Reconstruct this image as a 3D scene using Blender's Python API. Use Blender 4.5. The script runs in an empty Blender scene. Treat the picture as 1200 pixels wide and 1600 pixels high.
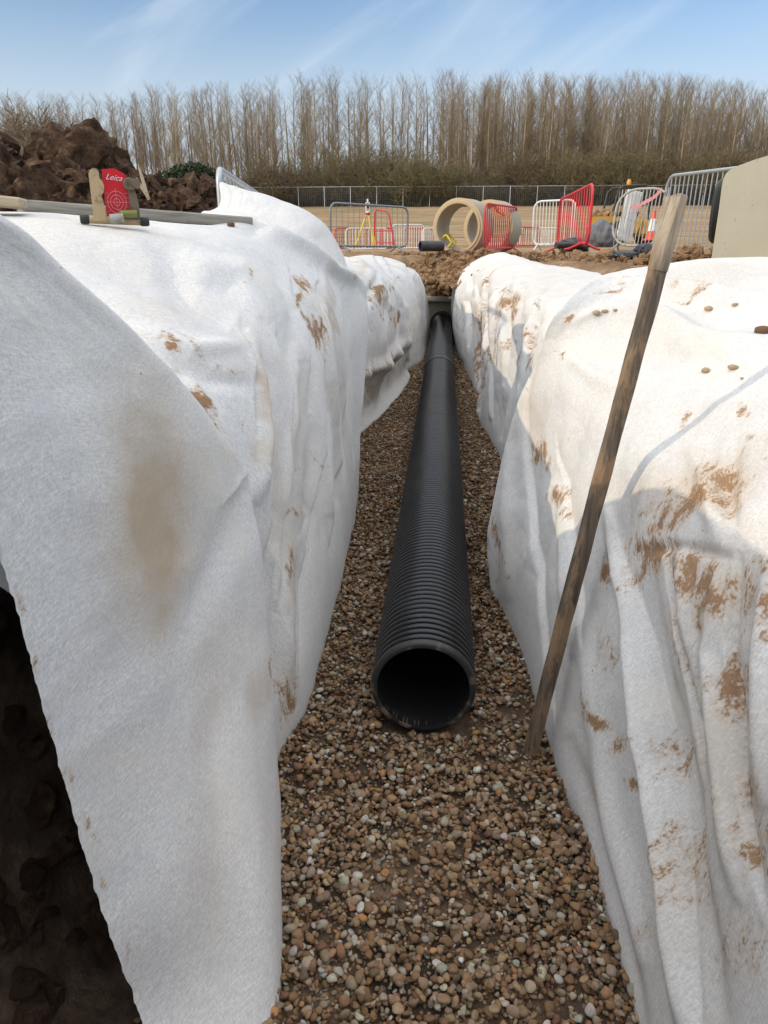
import bpy, math, random
import numpy as np
from mathutils import Vector, Matrix, noise as mnoise

R = math.radians
rng = np.random.default_rng(7)
random.seed(7)
SC = bpy.context.scene
COL = SC.collection

# ------------------------------------------------------------------ camera
F, H, VU, VV = 1110.0, 1.5, 693.0, 381.0          # focal length in photo pixels, eye height, vanishing point
TH = math.atan((800 - VV) / F)
PSI = math.atan((VU - 600) / F * math.cos(TH))
cam = bpy.data.cameras.new('camera')
cam.sensor_fit = 'VERTICAL'; cam.sensor_height = 36.0; cam.lens = F / 1600 * 36.0
cam.clip_start = 0.05; cam.clip_end = 2000
camo = bpy.data.objects.new('camera', cam); COL.objects.link(camo)
camo.location = (0, 0, H); camo.rotation_euler = (math.pi / 2 - TH, 0, PSI)
SC.camera = camo

# ------------------------------------------------------------------ light
SUN = Vector((-0.78, -0.47, 0.40)).normalized()
SC.view_settings.view_transform = 'Standard'; SC.view_settings.look = 'None'
SC.view_settings.exposure = 0.05; SC.view_settings.gamma = 1.0
w = bpy.data.worlds.new('World'); SC.world = w; w.use_nodes = True
nt = w.node_tree; nt.nodes.clear()
def N(nt, t, **kw):
    n = nt.nodes.new(t)
    for k, v in kw.items():
        if k.startswith('i_'):
            key = k[2:]; key = int(key) if key.isdigit() else key.replace('_', ' ')
            n.inputs[key].default_value = v
        else: setattr(n, k, v)
    return n
def L(nt, a, b): nt.links.new(a, b)
sky = N(nt, 'ShaderNodeTexSky', sky_type='NISHITA'); sky.sun_disc = False
sky.sun_elevation = math.asin(SUN.z); sky.sun_rotation = math.atan2(SUN.x, SUN.y)
sky.air_density = 1.0; sky.dust_density = 0.5; sky.ozone_density = 1.6
tc = N(nt, 'ShaderNodeTexCoord'); sep = N(nt, 'ShaderNodeSeparateXYZ'); L(nt, tc.outputs['Generated'], sep.inputs[0])
mp0 = N(nt, 'ShaderNodeMapping'); mp0.inputs['Rotation'].default_value = (0, R(30), 0); L(nt, tc.outputs['Generated'], mp0.inputs[0])
mp = N(nt, 'ShaderNodeMapping'); mp.inputs['Scale'].default_value = (1.3, 1.3, 6.0); mp.inputs['Location'].default_value = (0.35, 0.2, 0.62)
L(nt, mp0.outputs[0], mp.inputs[0])
n1 = N(nt, 'ShaderNodeTexNoise', i_Scale=1.4, i_Detail=7.0, i_Roughness=0.52, i_Distortion=1.0); L(nt, mp.outputs[0], n1.inputs['Vector'])
cr = N(nt, 'ShaderNodeMapRange', interpolation_type='SMOOTHSTEP'); cr.inputs[1].default_value = 0.45; cr.inputs[2].default_value = 0.78; cr.inputs[3].default_value = 0.0; cr.inputs[4].default_value = 0.5
L(nt, n1.outputs['Fac'], cr.inputs[0])
mixc = N(nt, 'ShaderNodeMix', data_type='RGBA'); mixc.inputs[7].default_value = (5.6, 6.1, 6.7, 1)
tint = N(nt, 'ShaderNodeMix', data_type='RGBA', blend_type='MULTIPLY'); tint.inputs[0].default_value = 1.0; tint.inputs[7].default_value = (.78, .92, 1.04, 1)
L(nt, sky.outputs[0], tint.inputs[6])
hz = N(nt, 'ShaderNodeMapRange', interpolation_type='SMOOTHSTEP'); L(nt, sep.outputs[2], hz.inputs[0])
for i_, v_ in ((1, .09), (2, .29), (3, .88), (4, .10)): hz.inputs[i_].default_value = v_
mixh = N(nt, 'ShaderNodeMix', data_type='RGBA'); mixh.inputs[7].default_value = (4.3, 4.85, 5.35, 1)
L(nt, hz.outputs[0], mixh.inputs[0]); L(nt, tint.outputs[2], mixh.inputs[6])
L(nt, cr.outputs[0], mixc.inputs[0]); L(nt, mixh.outputs[2], mixc.inputs[6])
# added fill glow overhead, out of frame, brightens the shade; fades towards the horizon
fill_glow = N(nt, 'ShaderNodeMapRange', interpolation_type='SMOOTHSTEP'); L(nt, sep.outputs[2], fill_glow.inputs[0])
for i_, v_ in ((1, .30), (2, .80), (3, 0.0), (4, .9)): fill_glow.inputs[i_].default_value = v_
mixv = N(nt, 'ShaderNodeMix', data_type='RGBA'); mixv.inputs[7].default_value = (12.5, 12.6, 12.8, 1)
L(nt, fill_glow.outputs[0], mixv.inputs[0]); L(nt, mixc.outputs[2], mixv.inputs[6])
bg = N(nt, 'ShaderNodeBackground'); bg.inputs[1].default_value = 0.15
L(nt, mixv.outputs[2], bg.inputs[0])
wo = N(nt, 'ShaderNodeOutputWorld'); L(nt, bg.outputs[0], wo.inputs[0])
sl = bpy.data.lights.new('sun', 'SUN'); sl.energy = 2.0; sl.angle = R(0.6); sl.color = (1.0, 0.85, 0.62)
so = bpy.data.objects.new('sun', sl); COL.objects.link(so); so.rotation_euler = SUN.to_track_quat('Z', 'Y').to_euler()

# ------------------------------------------------------------------ pixel to place helpers
C0 = np.array([0, 0, H])
FW = np.array([-math.sin(PSI) * math.cos(TH), math.cos(PSI) * math.cos(TH), -math.sin(TH)])
RT = np.array([math.cos(PSI), math.sin(PSI), 0.0]); UPV = np.cross(RT, FW)
def at(u, v, Y):
    d = FW + RT * (u - 600) / F + UPV * (800 - v) / F
    return C0 + d * Y / d[1]
def proj(P):
    d = P - C0; z = d @ FW; z = np.where(np.abs(z) < 1e-3, 1e-3, z)
    return 600 + F * (d @ RT) / z, 800 - F * (d @ UPV) / z, z

# ------------------------------------------------------------------ numpy value noise
def _h(ix, iy, iz, s):
    n = (ix * 374761393 + iy * 668265263 + iz * 2147483647 + s * 974634777) & 0xFFFFFFFF
    n = ((n ^ (n >> 13)) * 1274126177) & 0xFFFFFFFF
    n = (n ^ (n >> 16)); n = (n * 2246822519) & 0xFFFFFFFF; n ^= (n >> 15)
    return (n & 0xFFFFFF) / float(0xFFFFFF) * 2 - 1
def vnoise(P, s=0):
    P = np.asarray(P, float); f = np.floor(P).astype(np.int64); t = P - f; t = t * t * (3 - 2 * t); o = 0
    for a in (0, 1):
        wa = t[:, 0] if a else 1 - t[:, 0]
        for b in (0, 1):
            wb = t[:, 1] if b else 1 - t[:, 1]
            for c in (0, 1):
                wc = t[:, 2] if c else 1 - t[:, 2]
                o = o + wa * wb * wc * _h(f[:, 0] + a, f[:, 1] + b, f[:, 2] + c, s)
    return o
def fbm(P, octv=4, s=0, gain=0.5, ridged=False):
    o = 0; a = 1.0; P = np.asarray(P, float); tot = 0
    for k in range(octv):
        n = vnoise(P * 2 ** k + 17.3 * k, s + k)
        if ridged: n = 1 - 2 * np.abs(n)
        o = o + a * n; tot += a; a *= gain
    return o / tot
def sstep(a, b, x):
    t = np.clip((x - a) / (b - a), 0, 1); return t * t * (3 - 2 * t)

# ------------------------------------------------------------------ mesh helpers
class MB:
    def __init__(s): s.v = []; s.f = []; s.n = 0
    def add(s, V, Fc):
        V = np.asarray(V, float); s.v.append(V)
        for q in Fc: s.f.append([i + s.n for i in q])
        s.n += len(V); return s
    def box(s, c, d, rot=None, bev=0.0):
        x, y, z = [k / 2 for k in d]; b = min(bev, x * .9, y * .9, z * .9)
        if b <= 0:
            V = np.array([(sx * x, sy * y, sz * z) for sz in (-1, 1) for sy in (-1, 1) for sx in (-1, 1)])
            Fc = [(0, 2, 3, 1), (4, 5, 7, 6), (0, 1, 5, 4), (2, 6, 7, 3), (0, 4, 6, 2), (1, 3, 7, 5)]
        else:
            V = []; idx = {}
            for sx in (-1, 1):
                for sy in (-1, 1):
                    for sz in (-1, 1):
                        for ax in range(3):
                            p = [sx * (x - b), sy * (y - b), sz * (z - b)]; p[ax] = (sx * x, sy * y, sz * z)[ax]
                            idx[(sx, sy, sz, ax)] = len(V); V.append(p)
            Fc = []
            for ax in range(3):
                o = [k for k in range(3) if k != ax]
                for sg in (-1, 1):
                    q = []
                    for (a, c2) in ((-1, -1), (1, -1), (1, 1), (-1, 1)):
                        sgn = [0, 0, 0]; sgn[ax] = sg; sgn[o[0]] = a; sgn[o[1]] = c2; q.append(idx[(*sgn, ax)])
                    Fc.append(q)
            for ax in range(3):
                o = [k for k in range(3) if k != ax]
                for a in (-1, 1):
                    for c2 in (-1, 1):
                        q = []
                        for sg, od in ((-1, 0), (1, 0), (1, 1), (-1, 1)):
                            sgn = [0, 0, 0]; sgn[ax] = sg; sgn[o[0]] = a; sgn[o[1]] = c2; q.append(idx[(*sgn, o[od])])
                        Fc.append(q)
            for sx in (-1, 1):
                for sy in (-1, 1):
                    for sz in (-1, 1): Fc.append([idx[(sx, sy, sz, k)] for k in range(3)])
            V = np.array(V)
        if rot is not None: V = V @ np.array(rot).T
        return s.add(V + np.array(c), Fc)
    def tube(s, pts, r, n=10, closed=False, caps=True):
        pts = [Vector(p) for p in pts]; m = len(pts); rr = r if hasattr(r, '__len__') else [r] * m
        V = []; u = None
        for i, p in enumerate(pts):
            a = pts[(i - 1) % m] if (closed or i > 0) else p; b = pts[(i + 1) % m] if (closed or i < m - 1) else p
            t = (b - a).normalized()
            if u is None:
                u = t.orthogonal().normalized()
            u = (u - t * u.dot(t)); u = u.normalized() if u.length > 1e-6 else t.orthogonal().normalized()
            w_ = t.cross(u)
            for k in range(n):
                an = 2 * math.pi * k / n; V.append(p + (u * math.cos(an) + w_ * math.sin(an)) * rr[i])
        Fc = []
        for i in range(m if closed else m - 1):
            j = (i + 1) % m
            for k in range(n): Fc.append((i * n + k, i * n + (k + 1) % n, j * n + (k + 1) % n, j * n + k))
        if caps and not closed:
            Fc.append(tuple(range(n - 1, -1, -1))); Fc.append(tuple((m - 1) * n + k for k in range(n)))
        return s.add([tuple(p) for p in V], Fc)
    def lathe(s, prof, n=48, axis='y', origin=(0, 0, 0), closed=False, a0=0, a1=2 * math.pi):
        V = []; full = abs(a1 - a0 - 2 * math.pi) < 1e-6; m = n if full else n + 1
        for (r, h) in prof:
            for k in range(m):
                a = a0 + (a1 - a0) * k / n; c, d = r * math.cos(a), r * math.sin(a)
                V.append((c, h, d) if axis == 'y' else (c, d, h) if axis == 'z' else (h, c, d))
        P = len(prof); Fc = []
        for i in range(P if closed else P - 1):
            j = (i + 1) % P
            for k in range(n):
                k2 = (k + 1) % m; Fc.append((i * m + k, i * m + k2, j * m + k2, j * m + k))
        return s.add(np.array(V) + np.array(origin), Fc)
    def prism(s, outline, y0, y1):
        n = len(outline); V = [(x, y0, z) for x, z in outline] + [(x, y1, z) for x, z in outline]
        Fc = [tuple(range(n)), tuple(range(2 * n - 1, n - 1, -1))] + [(k, n + k, n + (k + 1) % n, (k + 1) % n) for k in range(n)]
        return s.add(V, Fc)
    def xf(s, M):
        M = np.array(M); s.v = [v @ M[:3, :3].T + M[:3, 3] for v in s.v]; return s
    def build(s, name, m, parent=None, smooth=False, sharp=35):
        V = np.concatenate(s.v); me = bpy.data.meshes.new(name); me.from_pydata(V.tolist(), [], s.f); me.update()
        me.materials.append(m)
        if smooth:
            me.polygons.foreach_set('use_smooth', [True] * len(me.polygons))
            if sharp: me.set_sharp_from_angle(angle=R(sharp))
        return link(name, me, parent)
def link(name, me, parent=None):
    o = bpy.data.objects.new(name, me); COL.objects.link(o)
    if parent is not None: o.parent = parent
    return o
def fast_mesh(name, V, Q, m, smooth=True, parent=None):
    V = np.ascontiguousarray(V, np.float32); Q = np.ascontiguousarray(Q, np.int32); k = Q.shape[1]
    me = bpy.data.meshes.new(name); me.vertices.add(len(V)); me.vertices.foreach_set('co', V.ravel())
    me.loops.add(Q.size); me.loops.foreach_set('vertex_index', Q.ravel())
    me.polygons.add(len(Q)); me.polygons.foreach_set('loop_start', np.arange(0, Q.size, k, dtype=np.int32))
    me.update(calc_edges=True); me.validate()
    me.polygons.foreach_set('use_smooth', [smooth] * len(me.polygons)); me.materials.append(m)
    return link(name, me, parent)
def attr(o, name, data, kind='FLOAT'):
    a = o.data.attributes.new(name, kind, 'POINT')
    if kind == 'FLOAT': a.data.foreach_set('value', np.ascontiguousarray(data, np.float32))
    else: a.data.foreach_set('color', np.ascontiguousarray(data, np.float32).ravel())
def tag(o, label=None, cat=None, group=None, kind=None):
    if label: o['label'] = label
    if cat: o['category'] = cat
    if group: o['group'] = group
    if kind: o['kind'] = kind
    return o
def empty(name, loc=(0, 0, 0), rz=0.0, label=None, cat=None, group=None):
    o = bpy.data.objects.new(name, None); COL.objects.link(o); o.location = tuple(loc); o.rotation_euler = (0, 0, rz)
    o.empty_display_size = 0.1
    return tag(o, label, cat, group)
def copy_tree(o, parent=None):
    c = o.copy(); COL.objects.link(c)
    if parent is not None: c.parent = parent
    for ch in list(o.children): copy_tree(ch, c)
    return c
def grid_quads(nr, nc):
    i = np.arange(nr - 1)[:, None] * nc + np.arange(nc - 1)[None, :]
    return np.stack([i, i + 1, i + nc + 1, i + nc], -1).reshape(-1, 4)
def ico(sub):
    me = bpy.data.meshes.new('t'); import bmesh; bm = bmesh.new(); bmesh.ops.create_icosphere(bm, subdivisions=sub, radius=1)
    bm.to_mesh(me); bm.free(); V = np.array([v.co[:] for v in me.vertices]); T = np.array([p.vertices[:] for p in me.polygons])
    bpy.data.meshes.remove(me); return V, T
def prisms(P0, P1, R0, R1, n=3):
    """open thin prisms for many twigs at once"""
    P0 = np.asarray(P0); P1 = np.asarray(P1); D = P1 - P0; D /= np.linalg.norm(D, axis=1)[:, None] + 1e-9
    A = np.where(np.abs(D[:, 2:3]) < .9, np.array([[0, 0, 1.]]), np.array([[1., 0, 0]]))
    U = np.cross(D, A); U /= np.linalg.norm(U, axis=1)[:, None]; W = np.cross(D, U); V = []
    for k in range(n):
        a = 2 * math.pi * k / n; o = U * math.cos(a) + W * math.sin(a)
        V += [P0 + o * np.asarray(R0)[:, None], P1 + o * np.asarray(R1)[:, None]]
    V = np.stack(V, 1).reshape(-1, 3); b = np.arange(len(P0))[:, None] * 2 * n; Q = []
    for k in range(n):
        j = (k + 1) % n; Q.append(np.concatenate([b + 2 * k, b + 2 * j, b + 2 * j + 1, b + 2 * k + 1], 1))
    return V, np.concatenate(Q)

# ------------------------------------------------------------------ materials
def mat(name):
    m = bpy.data.materials.new(name); m.use_nodes = True; nt = m.node_tree
    return m, nt, nt.nodes['Principled BSDF']
def ramp(nt, src, stops):
    r = N(nt, 'ShaderNodeValToRGB'); L(nt, src, r.inputs[0]); e = r.color_ramp.elements
    while len(e) < len(stops): e.new(0.5)
    for k, (p, c) in zip(e, stops): k.position = p; k.color = (*c, 1) if len(c) == 3 else c
    return r.outputs[0]
def noise_tex(nt, vec, scale, detail=4, rough=.55, dist=0.0):
    n = N(nt, 'ShaderNodeTexNoise', i_Scale=scale, i_Detail=detail, i_Roughness=rough, i_Distortion=dist)
    if vec is not None: L(nt, vec, n.inputs['Vector'])
    return n.outputs['Fac']
def coords(nt, kind='Object', scale=(1, 1, 1), rot=(0, 0, 0)):
    t = N(nt, 'ShaderNodeTexCoord'); m = N(nt, 'ShaderNodeMapping'); m.inputs['Scale'].default_value = scale; m.inputs['Rotation'].default_value = rot
    L(nt, t.outputs[kind], m.inputs[0]); return m.outputs[0]
def mixrgb(nt, f, a, b):
    m = N(nt, 'ShaderNodeMix', data_type='RGBA')
    for s, i in ((f, 0), (a, 6), (b, 7)):
        if isinstance(s, (int, float)): m.inputs[i].default_value = s
        elif isinstance(s, tuple): m.inputs[i].default_value = (*s, 1)
        else: L(nt, s, m.inputs[i])
    return m.outputs[2]
def math_n(nt, op, a, b=0.0, clamp=False):
    m = N(nt, 'ShaderNodeMath', operation=op); m.use_clamp = clamp
    for s, i in ((a, 0), (b, 1)):
        if isinstance(s, (int, float)): m.inputs[i].default_value = s
        else: L(nt, s, m.inputs[i])
    return m.outputs[0]
def rng_n(nt, x, a, b, c=0.0, d=1.0):
    m = N(nt, 'ShaderNodeMapRange', interpolation_type='SMOOTHSTEP'); L(nt, x, m.inputs[0])
    for i, v in enumerate((a, b, c, d)): m.inputs[i + 1].default_value = v
    return m.outputs[0]
def bump(nt, b, h, strength, dist):
    n = N(nt, 'ShaderNodeBump', i_Strength=strength, i_Distance=dist); L(nt, h, n.inputs['Height'])
    prev = b.inputs['Normal'].links
    if prev: L(nt, prev[0].from_socket, n.inputs['Normal'])
    L(nt, n.outputs[0], b.inputs['Normal'])
def attr_n(nt, name, fac=True):
    a = N(nt, 'ShaderNodeAttribute', attribute_name=name); return a.outputs['Fac' if fac else 'Color']
def worn(name, c1, c2, scale=8, rough=.6, dirt=None, dlo=.55, dhi=.7, bs=.2, bd=.002, metal=0.0, kind='Object'):
    m, nt, b = mat(name); v = coords(nt, kind)
    col = mixrgb(nt, noise_tex(nt, v, scale, 6), c1, c2)
    if dirt: col = mixrgb(nt, rng_n(nt, noise_tex(nt, v, scale * .6, 8, .65), dlo, dhi), col, dirt)
    L(nt, col, b.inputs['Base Color']); b.inputs['Roughness'].default_value = rough; b.inputs['Metallic'].default_value = metal
    if bs: bump(nt, b, noise_tex(nt, v, scale * 5, 5), bs, bd)
    return m

# geotextile: needle punched white felt with mud
def fabric_mat():
    m, nt, b = mat('white_geotextile')
    def fib(rz, sx, sy):
        return noise_tex(nt, coords(nt, 'UV', (sx, sy, 1), (0, 0, R(rz))), .85, 4, .6)
    f1, f2, f3 = fib(72, 70, 330), fib(-28, 320, 60), fib(35, 280, 55); f4 = noise_tex(nt, coords(nt, 'Object'), 190, 4, .6)
    fs = math_n(nt, 'MULTIPLY', math_n(nt, 'ADD', math_n(nt, 'ADD', f1, f2), math_n(nt, 'ADD', f3, f4)), .25)
    fs = math_n(nt, 'ADD', .5, math_n(nt, 'MULTIPLY', math_n(nt, 'SUBTRACT', fs, .5), 1.5))
    uv = coords(nt, 'UV')
    blot = noise_tex(nt, uv, 9, 5, .6)
    col = ramp(nt, fs, [(.33, (.47, .465, .46)), (.5, (.62, .61, .595)), (.66, (.77, .755, .73))])
    col = mixrgb(nt, rng_n(nt, blot, .45, .7, 0, .35), col, (.52, .53, .545))
    col = mixrgb(nt, rng_n(nt, noise_tex(nt, uv, 2.1, 5, .6), .5, .72, 0, .45), col, (.66, .62, .53))
    st = attr_n(nt, 'stain_tone')
    stf = math_n(nt, 'MULTIPLY', st, math_n(nt, 'ADD', .55, math_n(nt, 'MULTIPLY', blot, .7)), True)
    col = mixrgb(nt, stf, col, mixrgb(nt, fs, (.36, .29, .21), (.53, .44, .335)))
    md = attr_n(nt, 'mud')
    sm = noise_tex(nt, coords(nt, 'UV', (34, 15, 1), (0, 0, R(18))), 1.0, 7, .66, .5)
    sm2 = noise_tex(nt, coords(nt, 'UV', (150, 90, 1)), 1.0, 4, .6)
    v = math_n(nt, 'ADD', md, math_n(nt, 'MULTIPLY', math_n(nt, 'SUBTRACT', sm, .5), 2.6))
    v = math_n(nt, 'ADD', v, math_n(nt, 'MULTIPLY', math_n(nt, 'SUBTRACT', sm2, .5), 1.5))
    thick = rng_n(nt, v, .38, .76); wash = rng_n(nt, v, .02, .6, 0, .55)
    wash = math_n(nt, 'MULTIPLY', wash, rng_n(nt, md, .04, .3))
    thick = math_n(nt, 'MULTIPLY', thick, rng_n(nt, md, .06, .2))
    mudc = mixrgb(nt, noise_tex(nt, uv, 45, 4), (.17, .092, .046), (.37, .225, .122))
    col = mixrgb(nt, wash, col, (.46, .325, .205)); col = mixrgb(nt, math_n(nt, 'MULTIPLY', thick, .92), col, mudc)
    # tiny dark flecks
    vo = N(nt, 'ShaderNodeTexVoronoi', feature='F1', i_Scale=26.0); L(nt, uv, vo.inputs['Vector'])
    fl = math_n(nt, 'MULTIPLY', rng_n(nt, vo.outputs['Distance'], .05, .09, 1, 0), rng_n(nt, noise_tex(nt, uv, 5, 3), .60, .66))
    col = mixrgb(nt, math_n(nt, 'MULTIPLY', fl, .85), col, (.13, .08, .05))
    L(nt, col, b.inputs['Base Color']); b.inputs['Roughness'].default_value = .95; b.inputs['Specular IOR Level'].default_value = .12
    bump(nt, b, noise_tex(nt, coords(nt, 'Object'), 38, 4, .55), .10, .004)
    bump(nt, b, fs, .22, .0010)
    bump(nt, b, thick, .25, .0015)
    return m
M = {}
M['fabric'] = fabric_mat()
def soil_mat(name, c1, c2, c3, sc=5.0, bs=.9, bd=.03):
    m, nt, b = mat(name); v = coords(nt, 'Object')
    n = noise_tex(nt, v, sc, 8, .65)
    col = ramp(nt, n, [(.3, c1), (.5, c2), (.7, c3)])
    L(nt, col, b.inputs['Base Color']); b.inputs['Roughness'].default_value = .93; b.inputs['Specular IOR Level'].default_value = .2
    bump(nt, b, noise_tex(nt, v, sc * 4, 8, .7), bs, bd)
    return m
M['soil'] = soil_mat('brown_clay_soil', (.075, .042, .024), (.15, .09, .052), (.25, .165, .10), 4, 1.0, .05)
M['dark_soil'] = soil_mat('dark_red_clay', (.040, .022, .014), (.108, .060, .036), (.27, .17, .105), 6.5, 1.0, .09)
M['tan_soil'] = soil_mat('dry_tan_soil', (.15, .085, .045), (.28, .17, .092), (.40, .27, .16), 5, 1.0, .04)

def ground_mat():
    m, nt, b = mat('ground_soil'); g = N(nt, 'ShaderNodeNewGeometry'); s = N(nt, 'ShaderNodeSeparateXYZ'); L(nt, g.outputs['Position'], s.inputs[0])
    v = g.outputs['Position']
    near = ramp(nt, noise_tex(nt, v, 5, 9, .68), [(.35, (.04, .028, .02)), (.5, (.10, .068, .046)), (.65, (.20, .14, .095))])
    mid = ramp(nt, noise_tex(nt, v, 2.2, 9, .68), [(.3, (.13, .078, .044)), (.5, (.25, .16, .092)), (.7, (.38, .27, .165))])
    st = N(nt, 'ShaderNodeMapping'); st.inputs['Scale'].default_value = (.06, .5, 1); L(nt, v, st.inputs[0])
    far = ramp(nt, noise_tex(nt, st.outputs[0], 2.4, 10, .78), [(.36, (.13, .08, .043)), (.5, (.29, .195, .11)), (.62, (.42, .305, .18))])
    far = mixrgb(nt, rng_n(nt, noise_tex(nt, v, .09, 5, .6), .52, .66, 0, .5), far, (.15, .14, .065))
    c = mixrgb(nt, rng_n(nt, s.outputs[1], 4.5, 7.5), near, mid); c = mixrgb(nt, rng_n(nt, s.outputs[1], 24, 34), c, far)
    L(nt, c, b.inputs['Base Color']); b.inputs['Roughness'].default_value = .95; b.inputs['Specular IOR Level'].default_value = .15
    bump(nt, b, noise_tex(nt, v, 18, 8, .7), .8, .03)
    return m
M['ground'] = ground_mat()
def gravel_mat():
    m, nt, b = mat('river_gravel'); c = attr_n(nt, 'tint', False); v = coords(nt, 'Object')
    n = noise_tex(nt, v, 160, 5, .65)
    k = N(nt, 'ShaderNodeMix', data_type='RGBA', blend_type='MULTIPLY'); k.inputs[0].default_value = .75
    L(nt, c, k.inputs[6]); L(nt, ramp(nt, n, [(.25, (.5, .48, .45)), (.5, (1, 1, 1)), (.75, (1.25, 1.2, 1.12))]), k.inputs[7])
    L(nt, k.outputs[2], b.inputs['Base Color']); b.inputs['Roughness'].default_value = .85; b.inputs['Specular IOR Level'].default_value = .2
    bump(nt, b, noise_tex(nt, v, 320, 4), .25, .0012)
    return m
M['gravel'] = gravel_mat()
def plastic_black():
    m, nt, b = mat('black_twinwall_plastic'); v = coords(nt, 'Object')
    dust = rng_n(nt, noise_tex(nt, v, 3.0, 8, .7), .48, .78, .0, .45)
    col = mixrgb(nt, dust, (.005, .0055, .0065), (.026, .025, .026))
    sp = N(nt, 'ShaderNodeTexVoronoi', feature='F1', i_Scale=38.0); L(nt, v, sp.inputs['Vector'])
    spk = math_n(nt, 'MULTIPLY', rng_n(nt, sp.outputs['Distance'], .06, .12, 1, 0), rng_n(nt, noise_tex(nt, v, 9, 3), .52, .62))
    col = mixrgb(nt, math_n(nt, 'MULTIPLY', spk, .7), col, (.16, .13, .10))
    L(nt, col, b.inputs['Base Color']); b.inputs['Roughness'].default_value = .42; b.inputs['Specular IOR Level'].default_value = .5
    L(nt, math_n(nt, 'ADD', .30, math_n(nt, 'MULTIPLY', dust, .5)), b.inputs['Roughness'])
    return m
M['black_plastic'] = plastic_black()
M['pipe_rim'] = worn('scuffed_black_plastic', (.012, .012, .013), (.03, .03, .03), 12, .5, (.17, .13, .095), .53, .62, .3, .002)
M['pipe_inside'] = worn('dark_pipe_bore', (.004, .004, .005), (.008, .008, .009), 6, .6, (.03, .027, .024), .62, .75, .1, .001)
M['rubber'] = worn('black_rubber', (.012, .012, .012), (.025, .025, .025), 9, .6, (.10, .08, .06), .55, .75)
def wood_mat(name, c1, c2, c3, mudc, axis_scale=(40, 40, 3), lo=.5, hi=.62):
    m, nt, b = mat(name); v = coords(nt, 'Object', axis_scale)
    n = noise_tex(nt, v, 1.0, 6, .65, .4)
    col = ramp(nt, n, [(.3, c1), (.5, c2), (.68, c3)])
    o = coords(nt, 'Object')
    if mudc: col = mixrgb(nt, rng_n(nt, noise_tex(nt, coords(nt, 'Object', (1, 1, .35)), 16, 7, .65), lo, hi, 0, .9), col, mudc)
    L(nt, col, b.inputs['Base Color']); b.inputs['Roughness'].default_value = .82
    bump(nt, b, n, .6, .004); return m
M['stake'] = wood_mat('weathered_muddy_timber', (.04, .033, .028), (.12, .088, .06), (.22, .165, .11), (.27, .17, .095), (70, 70, 3.5), .47, .58)
def _tip():                                                     # the split end is bare pale wood, fading into mud further down
    nt = M['stake'].node_tree; b = nt.nodes['Principled BSDF']; old = b.inputs['Base Color'].links[0].from_socket
    o = coords(nt, 'Object'); s_ = N(nt, 'ShaderNodeSeparateXYZ'); L(nt, o, s_.inputs[0])
    h = math_n(nt, 'ADD', s_.outputs[2], math_n(nt, 'MULTIPLY', noise_tex(nt, coords(nt, 'Object', (30, 30, 5)), 1.0, 5, .6), .30))
    pale = ramp(nt, noise_tex(nt, coords(nt, 'Object', (60, 60, 7)), 1.0, 6, .65), [(.3, (.17, .13, .09)), (.5, (.36, .285, .205)), (.7, (.50, .42, .32))])
    L(nt, mixrgb(nt, rng_n(nt, h, 1.58, 1.72), old, pale), b.inputs['Base Color'])
_tip()
M['stake_tip'] = wood_mat('bare_split_timber', (.16, .125, .09), (.33, .265, .19), (.46, .385, .29), (.24, .15, .08), (55, 55, 5), .58, .72)
M['beam'] = wood_mat('grey_weathered_beam', (.13, .115, .095), (.26, .235, .195), (.38, .345, .29), (.17, .115, .07), (3, 40, 40), .6, .75)
M['ply'] = wood_mat('pale_timber', (.25, .19, .13), (.40, .32, .22), (.5, .41, .3), None, (3, 40, 40))
def concrete(name, c1, c2, pit=True):
    m, nt, b = mat(name); v = coords(nt, 'Object')
    col = mixrgb(nt, noise_tex(nt, v, 3.5, 8, .65), c1, c2)
    if pit:
        vo = N(nt, 'ShaderNodeTexVoronoi', feature='F1', i_Scale=24.0); L(nt, v, vo.inputs['Vector'])
        pt = math_n(nt, 'MULTIPLY', rng_n(nt, vo.outputs['Distance'], .10, .17, 1, 0), rng_n(nt, noise_tex(nt, v, 6, 3), .48, .58))
        col = mixrgb(nt, math_n(nt, 'MULTIPLY', pt, .7), col, (.16, .13, .09)); bump(nt, b, pt, -.4, .006)
    L(nt, col, b.inputs['Base Color']); b.inputs['Roughness'].default_value = .88
    bump(nt, b, noise_tex(nt, v, 45, 6), .25, .003); return m
M['concrete'] = concrete('pitted_beige_concrete', (.40, .365, .275), (.52, .475, .37))
M['concrete_ring'] = concrete('ring_concrete', (.30, .265, .20), (.45, .40, .31))
M['concrete_edge'] = concrete('ring_edge_concrete', (.44, .33, .19), (.58, .45, .28), False)
M['galv'] = worn('galvanised_steel', (.36, .38, .39), (.52, .54, .55), 9, .45, (.24, .2, .15), .62, .75, .1, .001, .55)
M['galv_dark'] = worn('dull_grey_steel', (.16, .18, .20), (.27, .29, .31), 9, .5, (.2, .15, .1), .62, .75, .1, .001, .4)
M['galv_dull'] = worn('muddy_galvanised_steel', (.30, .30, .27), (.46, .45, .40), 9, .6, (.24, .17, .10), .52, .68, .1, .001, .25)
M['red'] = worn('red_painted_steel', (.50, .018, .028), (.66, .04, .05), 7, .45, (.22, .06, .04), .62, .75, .1, .001)
M['white_paint'] = worn('white_painted_steel', (.66, .65, .60), (.80, .79, .75), 6, .5, (.36, .26, .17), .60, .75, .1, .001)
M['yellow'] = worn('yellow_paint', (.72, .52, .02), (.80, .62, .05), 9, .4, (.3, .2, .08), .65, .8, .1, .001)
M['white_plastic'] = worn('white_plastic', (.7, .7, .68), (.78, .78, .77), 9, .4)
M['dumper_yellow'] = worn('faded_orange_paint', (.50, .27, .05), (.6, .36, .08), 6, .5, (.25, .15, .08), .55, .75)
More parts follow.
